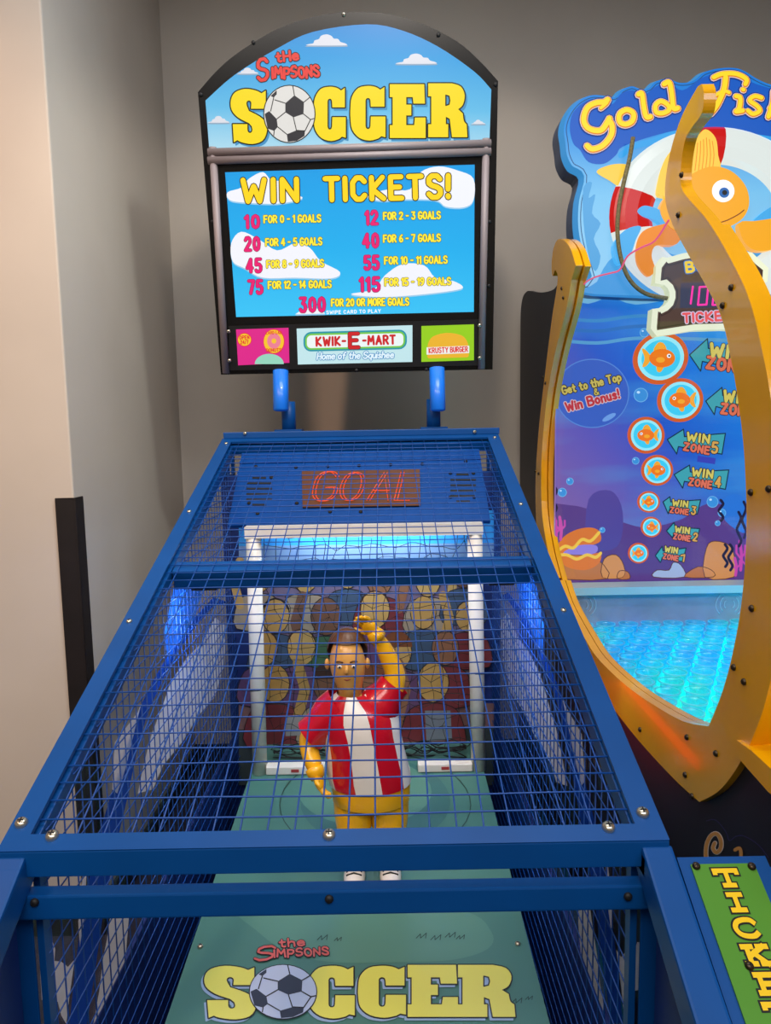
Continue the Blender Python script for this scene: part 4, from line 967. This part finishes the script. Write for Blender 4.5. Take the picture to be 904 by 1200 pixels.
mb.pxpoly(AR, ell(714, 489, 9, 3, 14, rot=-.5), .0018, g((110, 160, 226), .95))
mb.pxpoly(AR, [(818, 534), (839, 537), (838, 544), (817, 541)], .0016, g((60, 70, 190), .8))
mb.build('sea_print', ap)
mb = MB(); tk, kd = g((206, 186, 90), .9), g((40, 30, 40), .4)
text(mb, AR, .0022, 'Get to the Top', (660, 462), (728, 446), 9, 2.2, tk, kd, .9, gap=.24, space=.42)
text(mb, AR, .0022, '&', (697, 463), (702, 462), 7, 1.4, tk, kd, .8)
text(mb, AR, .0022, 'Win Bonus!', (665, 482), (726, 466), 10, 2.6, g((196, 50, 62), .9), g((222, 196, 200), .85), 1.0, gap=.26, space=.5)
mb.build('lettering', ap)
# lit fish emblems
def fish_emblem(cx, cy, rx, ry, rot, flip):
    mb = MB()
    mb.prism(AR, [AR.px(*p) for p in ell(cx, cy, rx, ry, 32, rot=rot)], 0, .006, g((222, 96, 34), .9))
    mb.pxpoly(AR, ell(cx, cy, rx * .84, ry * .84, 32, rot=rot), .0066, g((150, 236, 244), 1.0)); mb.pxpoly(AR, ell(cx, cy, rx * .7, ry * .7, 32, rot=rot), .0070, g((60, 206, 238), 1.0))
    em = mb.build('fish_emblem', FM)
    mb = MB(); s = rx; T = lambda P_: [(cx + x * s * flip, cy + y * s) for x, y in P_]
    o1, o2 = g((244, 120, 20), 1.0), g((250, 170, 40), 1.0)
    mb.pxpoly(AR, T(smooth([(.35, -.02), (.55, -.3), (.68, -.32), (.58, 0), (.66, .3), (.5, .26)], 3)), .0076, o2)
    mb.pxpoly(AR, T(smooth([(-.18, -.28), (-.1, -.52), (.1, -.55), (.26, -.25)], 3)), .0076, o2); mb.pxpoly(AR, T(smooth([(-.1, .26), (.0, .48), (.14, .46), (.14, .22)], 3)), .0076, o2)
    mb.pxpoly(AR, T(ell(-.04, 0, .46, .33, 24)), .0080, o1); mb.pxpoly(AR, T(ell(.02, .06, .16, .1, 12)), .0084, o2)
    mb.pxpoly(AR, T(ell(-.28, -.08, .075, .075, 12)), .0084, g((250, 250, 250), 1)); mb.pxpoly(AR, T(ell(-.29, -.08, .035, .035, 8)), .0088, g((20, 20, 20), .3))
    mb.build('goldfish_print', em)
for e_ in ((774, 420, 33, 30, -.5, -1), (797, 469, 27, 25.5, -.4, 1), (757, 510, 21.5, 21.5, -.3, 1), (770, 551, 18.5, 18, -.2, -1), (760, 588, 13, 12.5, 0, -1), (763, 617.5, 12, 12, 0, 1), (748, 648, 12, 12, 0, -1)): fish_emblem(*e_)
# arrows with their words
def zone_arrow(tip, upp, dn, end, num, cap, wa, wb, za, zb, na):
    mb = MB(); sx = (upp[0] + dn[0]) / 2; t_ = (dn[1] - upp[1]); ex, ey = end
    n1 = (upp[0] + 1, upp[1] + t_ * .3); n2 = (dn[0] + 2, dn[1] - t_ * .3)
    P_ = [tip, upp, n1, (ex, ey - t_ * .42), (ex - 4, ey + t_ * .42), n2, dn]
    mb.prism(AR, [AR.px(*p) for p in P_], 0, .003, g((64, 168, 176), .9)); mb.pxline(AR, P_, 1.3, .0034, g((20, 60, 84), .6), True)
    za_ = mb.build('zone_arrow', FM)
    mb = MB(); k_ = g((70, 30, 40), .4)
    text(mb, AR, .004, 'WIN', wa, wb, cap, cap * .3, g((224, 206, 96), .9), k_, .8, gap=.34); text(mb, AR, .004, 'ZONE', za, zb, cap * .9, cap * .28, g((232, 116, 84), .9), k_, .8, gap=.34)
    text(mb, AR, .004, num, (na[0], na[1]), (na[0] + cap * .62, na[1] + .6), cap * 1.3, cap * .3, g((226, 170, 80), .9), k_, .9); mb.build('lettering', za_)
zone_arrow((808, 416), (829, 397), (821, 435), (900, 424), '7', 14, (832, 417), (867, 421), (828, 431), (872, 437), (880, 434))
zone_arrow((827, 470), (846, 454), (837, 486), (912, 482), '6', 12, (848, 470), (876, 473), (845, 484), (880, 488), (886, 485))
zone_arrow((782, 515), (801, 503), (793, 532), (850, 520), '5', 9, (805, 516), (830, 519), (801, 527), (830, 532), (834, 530))
zone_arrow((790, 556), (808, 545), (800, 572), (854, 562), '4', 8.5, (811, 557), (834, 560), (807, 568), (833, 572), (838, 570))
zone_arrow((777, 588), (785, 582), (783, 602), (821, 594), '3', 6.5, (788, 592), (805, 594), (785, 600), (806, 603), (810, 602))
zone_arrow((781, 622), (790, 612), (788, 630), (820, 627), '2', 6.5, (791, 623), (807, 625), (789, 631), (808, 634), (812, 633))
zone_arrow((768, 651), (776, 640), (774, 659), (804, 650), '1', 6, (779, 646), (793, 648), (777, 654), (794, 657), (797, 657))

# raised header sign
YH = 2.42
HDp = Plane((0, YH, 0), (1, 0, 0), (0, -1, 0))
ol = [(697, 345), (690, 323), (679, 293), (674, 265), (675, 235), (681, 207), (668, 197), (661, 183), (659, 168), (657, 150), (662, 133), (674, 117), (691, 108), (708, 108), (719, 110), (727, 102), (741, 97), (756, 101), (767, 92), (784, 88), (797, 93), (811, 91), (824, 81), (844, 76), (864, 76), (877, 81), (888, 88), (904, 95), (930, 101), (960, 114), (985, 132), (1003, 155), (1008, 180), (1000, 204), (1010, 240), (1012, 290), (1000, 345)]
oh = smooth(ol, 4)
h0, h1 = V((0, YH, aty(800, 345, YH).z)) - rf, V((0, YH, aty(800, 80, YH).z)) - rf
HBL = glow_grad('backlit_header_blue', [(0, (150, 206, 240)), (.45, (120, 194, 238)), (.75, (34, 140, 222)), (1, (24, 120, 214))], h0, h1, .92)
DBL = mat('header_side_blue', (28, 66, 110), .4)
mb = MB(); mb.prism(HDp, [HDp.px(*p) for p in oh], -.11, -.03, DBL)
def inset(P_, d):
    out = []; n = len(P_); area_ = sum(P_[i][0] * P_[(i + 1) % n][1] - P_[(i + 1) % n][0] * P_[i][1] for i in range(n)); sg = 1 if area_ > 0 else -1
    for i in range(n):
        a, b = P_[i - 1], P_[(i + 1) % n]; dx, dy = b[0] - a[0], b[1] - a[1]; l = math.hypot(dx, dy) or 1
        out.append((P_[i][0] - dy / l * d * sg, P_[i][1] + dx / l * d * sg))
    return out
A2 = [HDp.px(*p) for p in oh]; B2 = [HDp.px(*p) for p in inset(oh, 4)]; n_ = len(A2)
mb.add([HDp.P(p, -.03) for p in A2] + [HDp.P(p, 0) for p in B2], [(i, (i + 1) % n_, n_ + (i + 1) % n_, n_ + i) for i in range(n_)], g((60, 150, 216), .8), True)
mb.poly(HDp, B2, 0, HBL)
mb.pxline(HDp, inset(oh, 7), 1.0, .0006, g((40, 90, 150), .6), True)
# darker swell behind the words, foam below
dk = smooth([(668, 150), (672, 132), (688, 118), (706, 116), (718, 122), (728, 110), (742, 106), (754, 112), (768, 102), (784, 97), (800, 106), (822, 92), (846, 84), (864, 86), (880, 96), (904, 104), (930, 110), (960, 122), (984, 142), (990, 165), (970, 176), (930, 168), (880, 158), (846, 150), (800, 152), (764, 160), (730, 172), (722, 182), (708, 192), (690, 190), (680, 176), (672, 168)], 4)
mb.pxpoly(HDp, dk, .001, g((20, 92, 196), .9))
mb.pxline(HDp, smooth([(728, 182), (742, 172), (764, 166), (786, 158), (812, 154), (846, 154), (880, 160), (920, 166)], 4, False), 7, .0014, g((50, 160, 230), .95))
for P_ in ([(684, 220), (694, 214), (690, 232), (698, 228), (694, 250), (704, 262), (696, 280), (704, 300), (698, 318), (690, 300), (684, 260)], ): mb.pxpoly(HDp, smooth(P_, 3), .001, g((80, 164, 222), .9))
mb.pxpoly(HDp, smooth([(700, 330), (720, 300), (760, 290), (800, 300), (850, 290), (904, 300), (960, 320), (960, 345), (700, 345)], 4), .001, g((70, 160, 224), .92))
hdr = mb.build('header_sign', FM)
# lifebuoy in relief
mb = MB(); cx, cy = 838, 255; lw_, lr_ = g((226, 234, 230), .92), g((206, 22, 18), .9)
def ringpt(t, rx, ry): return (cx + rx * math.cos(t), cy + ry * math.sin(t))
NR = 72; cross = [(124, 106, .0), (120, 102, .012), (108, 92, .022), (94, 80, .024), (80, 68, .016), (74, 62, .0)]
reds = [(math.radians(a), math.radians(b)) for a, b in ((168, 202), (256, 274), (-20, 6))]
rows_ = []
for i in range(NR): rows_.append([HDp.at(*ringpt(2 * math.pi * i / NR, c[0], c[1]), c[2] + .002) for c in cross])
for i in range(NR):
    t = 2 * math.pi * (i + .5) / NR
    red = any(a <= t <= b or a <= t - 2 * math.pi <= b for a, b in reds); m_ = lr_ if red else lw_
    for k in range(len(cross) - 1): mb.add([rows_[i][k], rows_[(i + 1) % NR][k], rows_[(i + 1) % NR][k + 1], rows_[i][k + 1]], [(0, 1, 2, 3)], m_, True)
mb.build('lifebuoy_relief', hdr)
# plain goldfish in relief
mb = MB(); o1, o2, o3 = g((246, 170, 28), .95), g((236, 136, 20), .95), g((250, 204, 70), .95)
def relief(P_, h_, m_, d=.012): mb.prism(HDp, [HDp.px(*p) for p in P_], .003, h_, m_)
relief(smooth([(699, 202), (712, 195), (728, 193), (742, 197), (736, 210), (728, 220), (714, 212)], 4), .008, o3)
relief(smooth([(770, 232), (768, 215), (776, 190), (790, 176), (800, 192), (806, 230)], 4), .028, o3)
relief(smooth([(806, 214), (806, 190), (812, 168), (822, 156), (834, 166), (837, 186), (838, 204)], 4), .030, o3)
relief(smooth([(770, 250), (778, 232), (800, 212), (826, 200), (850, 204), (868, 222), (872, 244), (862, 262), (838, 272), (806, 276), (782, 270)], 5), .034, o1)
relief(smooth([(800, 262), (772, 266), (750, 274), (742, 292), (744, 312), (756, 326), (764, 318), (760, 302), (766, 290), (790, 288)], 4), .030, o2)
relief(smooth([(862, 264), (880, 262), (904, 258), (926, 250), (930, 280), (904, 294), (880, 296), (866, 284)], 4), .030, o1)
for k in range(6): mb.pxline(HDp, smooth([(810 + k * 4, 204), (812 + k * 4, 186), (813 + k * 3.4, 166 + abs(k - 3) * 2)], 3, False), .9, .0312, o2)
mb.pxpoly(HDp, ell(842, 228, 13, 13, 24), .0350, g((248, 250, 250), 1)); mb.pxpoly(HDp, ell(843, 230, 6, 6, 16), .0356, g((40, 110, 190), .8)); mb.pxpoly(HDp, ell(843.5, 230, 3, 3, 12), .0362, g((14, 14, 20), .2))
mb.pxline(HDp, smooth([(824, 262), (840, 264), (858, 256), (866, 250)], 3, False), 1.2, .0350, g((150, 70, 20), .6))
mb.build('goldfish_relief', hdr)
# splashes over the buoy
sb = g((70, 170, 232), .95)
for P_ in ([(744, 250), (752, 244), (768, 248), (782, 256), (790, 272), (776, 272), (768, 262), (750, 256)], [(716, 290), (730, 272), (748, 268), (742, 284), (736, 300), (722, 312)], [(872, 272), (884, 256), (904, 244), (904, 262), (888, 272)]):
    mb = MB(); mb.prism(HDp, [HDp.px(*p) for p in smooth(P_, 4)], .003, .027, sb); mb.build('splash_relief', hdr)
# words
mb = MB(); hy, ho, hw = g((250, 216, 40), 1.0), g((226, 130, 20), .9), g((236, 214, 210), .9)
def hstroke(pts, wd, k=4, closed=False):
    q_ = smooth(pts, k, closed)
    mb.pxline(HDp, q_, wd + 5.6, .003, g((24, 50, 140), .7), closed); mb.pxline(HDp, q_, wd + 3.0, .0045, hw, closed); mb.pxline(HDp, q_, wd + 1.6, .006, ho, closed)
    mb.pxline(HDp, [(p[0] - .3, p[1] - .4) for p in q_], wd * .92, .0066, hy, closed)
hstroke([(712, 118), (708, 121), (698, 122), (688, 128), (684, 142), (690, 152), (704, 154), (712, 144), (714, 140)], 6.5)
hstroke([(704, 128), (711, 122), (711, 119)], 4); hstroke([(713, 142), (717, 148), (716, 160), (706, 172), (694, 176), (688, 172)], 6.5)
hstroke([(734, 130), (726, 135), (726, 144), (733, 147), (741, 143), (742, 134)], 6, 4, True)
hstroke([(748, 112), (752, 111), (754, 124), (757, 138), (762, 138)], 6)
hstroke([(782, 124), (774, 120), (768, 125), (769, 133), (777, 134), (784, 130)], 5.5, 4, True); hstroke([(778, 100), (784, 98), (787, 112), (789, 128), (794, 128)], 6)
hstroke([(836, 92), (846, 88), (862, 88), (874, 94), (873, 100)], 5.5); hstroke([(850, 92), (848, 106), (840, 124), (832, 134)], 6.5); hstroke([(838, 113), (848, 108), (854, 110)], 4)
hstroke([(870, 106), (871, 106.5)], 5); hstroke([(862, 114), (867, 116), (866, 128), (862, 132), (870, 131)], 5.5)
hstroke([(892, 116), (884, 114), (878, 119), (886, 125), (890, 131), (882, 135), (876, 131)], 5)
hstroke([(906, 108), (905, 122), (900, 138)], 5.5); hstroke([(902, 128), (912, 120), (916, 128), (914, 140), (920, 142)], 5.5)
hstroke([(930, 124), (930, 142), (934, 146)], 5.5); hstroke([(931, 112), (932, 112.5)], 5); hstroke([(944, 130), (943, 150)], 5.5); hstroke([(944, 138), (954, 132), (960, 140), (957, 156)], 5.5); hstroke([(970, 124), (971, 132)], 4)
mb.build('lettering', hdr)
# rope through the buoy
mb = MB(); RP_ = mat('olive_rope', (120, 108, 70), .8, noise=.4, nscale=160)
rp = smooth([(738, 166), (734, 190), (728, 215), (722, 245), (720, 275), (724, 305), (734, 330), (752, 346), (778, 352)], 5, False)
mb.tube([HDp.at(p[0], p[1], .034) for p in rp], .007, RP_, 8); mb.build('rope', FM)
# bonus ticket display
YT_ = 2.37; TKS = Plane((0, YT_, 0), (1, 0, 0), (0, -1, 0))
to = [(769, 312), (777, 301), (782, 302), (800, 297), (830, 292), (860, 292), (882, 296), (890, 304), (901, 314), (900, 330), (890, 336), (885, 342), (884, 348), (886, 354), (890, 360), (902, 366), (901, 382), (893, 388), (850, 386), (815, 387), (770, 394), (763, 385), (765, 362), (773, 361), (779, 358), (783, 354), (785, 348), (785, 343), (783, 338), (779, 334), (768, 332)]
mb = MB(); mb.prism(TKS, [TKS.px(*p) for p in to], -.04, 0, g((236, 240, 206), 1.0), g((216, 222, 170), .9)); ti = inset(to, 7)
mb.pxpoly(TKS, ti, .001, g((92, 66, 54), .75)); mb.pxline(TKS, inset(to, 9.5), .8, .0014, g((50, 34, 28), .5), True)
tks = mb.build('bonus_display', FM)
mb = MB(); mb.pxpoly(TKS, [(798, 332), (866, 330), (866, 360), (797, 361)], .0018, g((66, 54, 78), .7)); mb.build('digit_window', tks)
mb = MB(); pk = g((255, 30, 150), 1.3)
for x0_, ch in ((809, '1'), (817, '0'), (834, '0')):
    if ch == '1': mb.pxline(TKS, [(812, 336), (809.5, 356)], 2.2, .0024, pk)
    else:
        mb.pxline(TKS, [(x0_ + 3, 336.5), (x0_ + 13, 336), (x0_ + 11, 357), (x0_ + 1, 357.5)], 2.2, .0024, pk, True)
mb.build('lit_digits', tks)
mb = MB(); text(mb, TKS, .0024, 'BONUS', (805, 319), (860, 312), 11, 3.2, g((246, 206, 40), 1), g((60, 120, 190), .9), 1.2, gap=.32)
text(mb, TKS, .0024, 'WIN', (825, 327), (846, 325), 6, 1.6, g((240, 80, 90), 1), hw, .6); text(mb, TKS, .0024, 'TICKETS', (801, 378), (868, 374), 10, 2.8, g((236, 90, 90), 1), g((226, 206, 230), .9), 1.1, gap=.3); mb.build('lettering', tks)

# pool: back wall, right wall, floor, cups
mb = MB(); gw = mat('grey_pool_wall', (150, 152, 172), .5, noise=.12, nscale=12)
mb.box((XS + .04, 2.43, .70), (XW - .04, 2.455, azb - .03), gw); mb.box((XS + .04, 2.40, azb - .03), (XW - .04, 2.487, azb - .004), mat('pale_ledge', (170, 206, 214), .4))
mb.box((XW - .12, 1.2, .7), (XW - .1, 2.43, azb - .03), gw); mb.box((XS + .09, 1.13, .7), (XW - .1, 1.15, .95), gw)
for u_, v_ in ((683, 709), (855, 708)):
    c = aty(u_, v_, 2.4295)
    for r_ in (.018, .032, .046):
        for a0 in (-50, 130): mb.tube([(c.x + r_ * math.cos(math.radians(a0 + k * 12)), 2.4285, c.z + r_ * math.sin(math.radians(a0 + k * 12))) for k in range(9)], .0018, mat('pale_ring', (190, 200, 215), .4), 5)
mb.build('pool_wall', FM)
LED = bpy.data.materials.new('led_pool_floor'); LED.use_nodes = True; nt = LED.node_tree; b_ = nt.nodes['Principled BSDF']
tc = nt.nodes.new('ShaderNodeTexCoord'); nz = nt.nodes.new('ShaderNodeTexNoise'); nz.inputs['Scale'].default_value = 5.0; nz.inputs['Detail'].default_value = 1
rp_ = nt.nodes.new('ShaderNodeValToRGB'); cr = rp_.color_ramp; cr.elements.new(.5)
for e_, (p_, c_) in zip(cr.elements, ((.40, (0, 140, 232)), (.52, (0, 204, 238)), (.70, (0, 226, 130)))): e_.position = p_; e_.color = L3(c_)
nt.links.new(tc.outputs['Object'], nz.inputs['Vector']); nt.links.new(nz.outputs['Fac'], rp_.inputs['Fac']); nt.links.new(rp_.outputs['Color'], b_.inputs['Emission Color']); b_.inputs['Emission Strength'].default_value = 3.4
b_.inputs['Base Color'].default_value = (0, .1, .15, 1)
mb = MB(); mb.box((XS + .09, 1.15, .755), (XW - .1, 2.43, .765), LED); mb.build('pool_floor', FM)
CUP = clear('cup_plastic', (225, 252, 252), .10, .36, (110, 240, 255)); RIM = clear('cup_rim_plastic', (230, 252, 255), .12, .5, (200, 250, 255)); rim_ = [(.029, .0655), (.0322, .0655), (.0322, .0702), (.029, .0702)]
me_mb = MB(); pr_ = [(a_ * .84, b_ * .95) for a_, b_ in [(.0001, .002), (.024, .002), (.026, .006), (.032, .052), (.034, .056), (.0345, .066), (.0375, .068), (.0375, .072), (.0345, .072), (.033, .066), (.0325, .056), (.030, .05), (.024, .008), (.0001, .006)]]
me_mb.lathe(pr_, (0, 0, 0), (0, 0, 1), CUP, 20); me_mb.lathe(rim_, (0, 0, 0), (0, 0, 1), RIM, 20)
spots = []
for j in range(19):
    for i in range(14):
        x_, y_ = .665 + i * .076 + (j % 2) * .038, 2.385 - j * .070
        u_, v_ = proj((x_, y_, .80))
        if not (655 < u_ < 882) or y_ < 1.2 or XS / x_ * y_ < 1.06: continue
        spots.append((y_, x_))
spots.sort(); cup0 = None
for y_, x_ in spots[:100]:
    if cup0 is None: cup0 = me_mb.build('cup', FM, origin=(x_, y_, .765), local=True)
    else: c_ = cup0.copy(); COL.objects.link(c_); c_.parent = FM; c_.location = V((x_, y_, .765)) - rf
if spots[100:]:
    mb = MB()
    for y_, x_ in spots[100:]: mb.lathe(pr_, (x_, y_, .765), (0, 0, 1), CUP, 16); mb.lathe(rim_, (x_, y_, .765), (0, 0, 1), RIM, 16)
    o = mb.build('far_cups', FM); o['kind'] = 'stuff'
# clear side pane with its wavy top edge
PANE = clear('clear_acrylic', (244, 246, 255), .05)
P = Plane((XS + .036, 0, 0), (0, 1, 0), (1, 0, 0)); PX_ = Plane((XS + .036, 0, 0), (0, 1, 0), (-1, 0, 0)); PX_.ex = V((0, 1, 0)); PX_.ey = V((0, 0, 1))
wav = smooth([PX_.px(*p) for p in [(665, 351), (671, 344), (679, 340), (688, 330), (700, 324), (716, 320), (727, 316), (736, 300), (752, 290), (768, 282), (784, 258)]], 4, False)
edge = smooth(rear_in[2:], 3, False) + smooth(rail_top, 3, False)[1:] + smooth(list(reversed(near_in[6:])), 3, False)[1:]
edge = [(y - .006 if y > 2.2 else y + .0, z_) for y, z_ in edge]
mb = MB(); mb.poly(P, list(reversed(wav)) + edge, 0, PANE); pn = mb.build('side_pane', FM)
mb = MB(); mb.tube([P.P(p, 0) for p in wav], .0022, g((240, 90, 130), .8), 6); mb.build('lit_edge', pn)
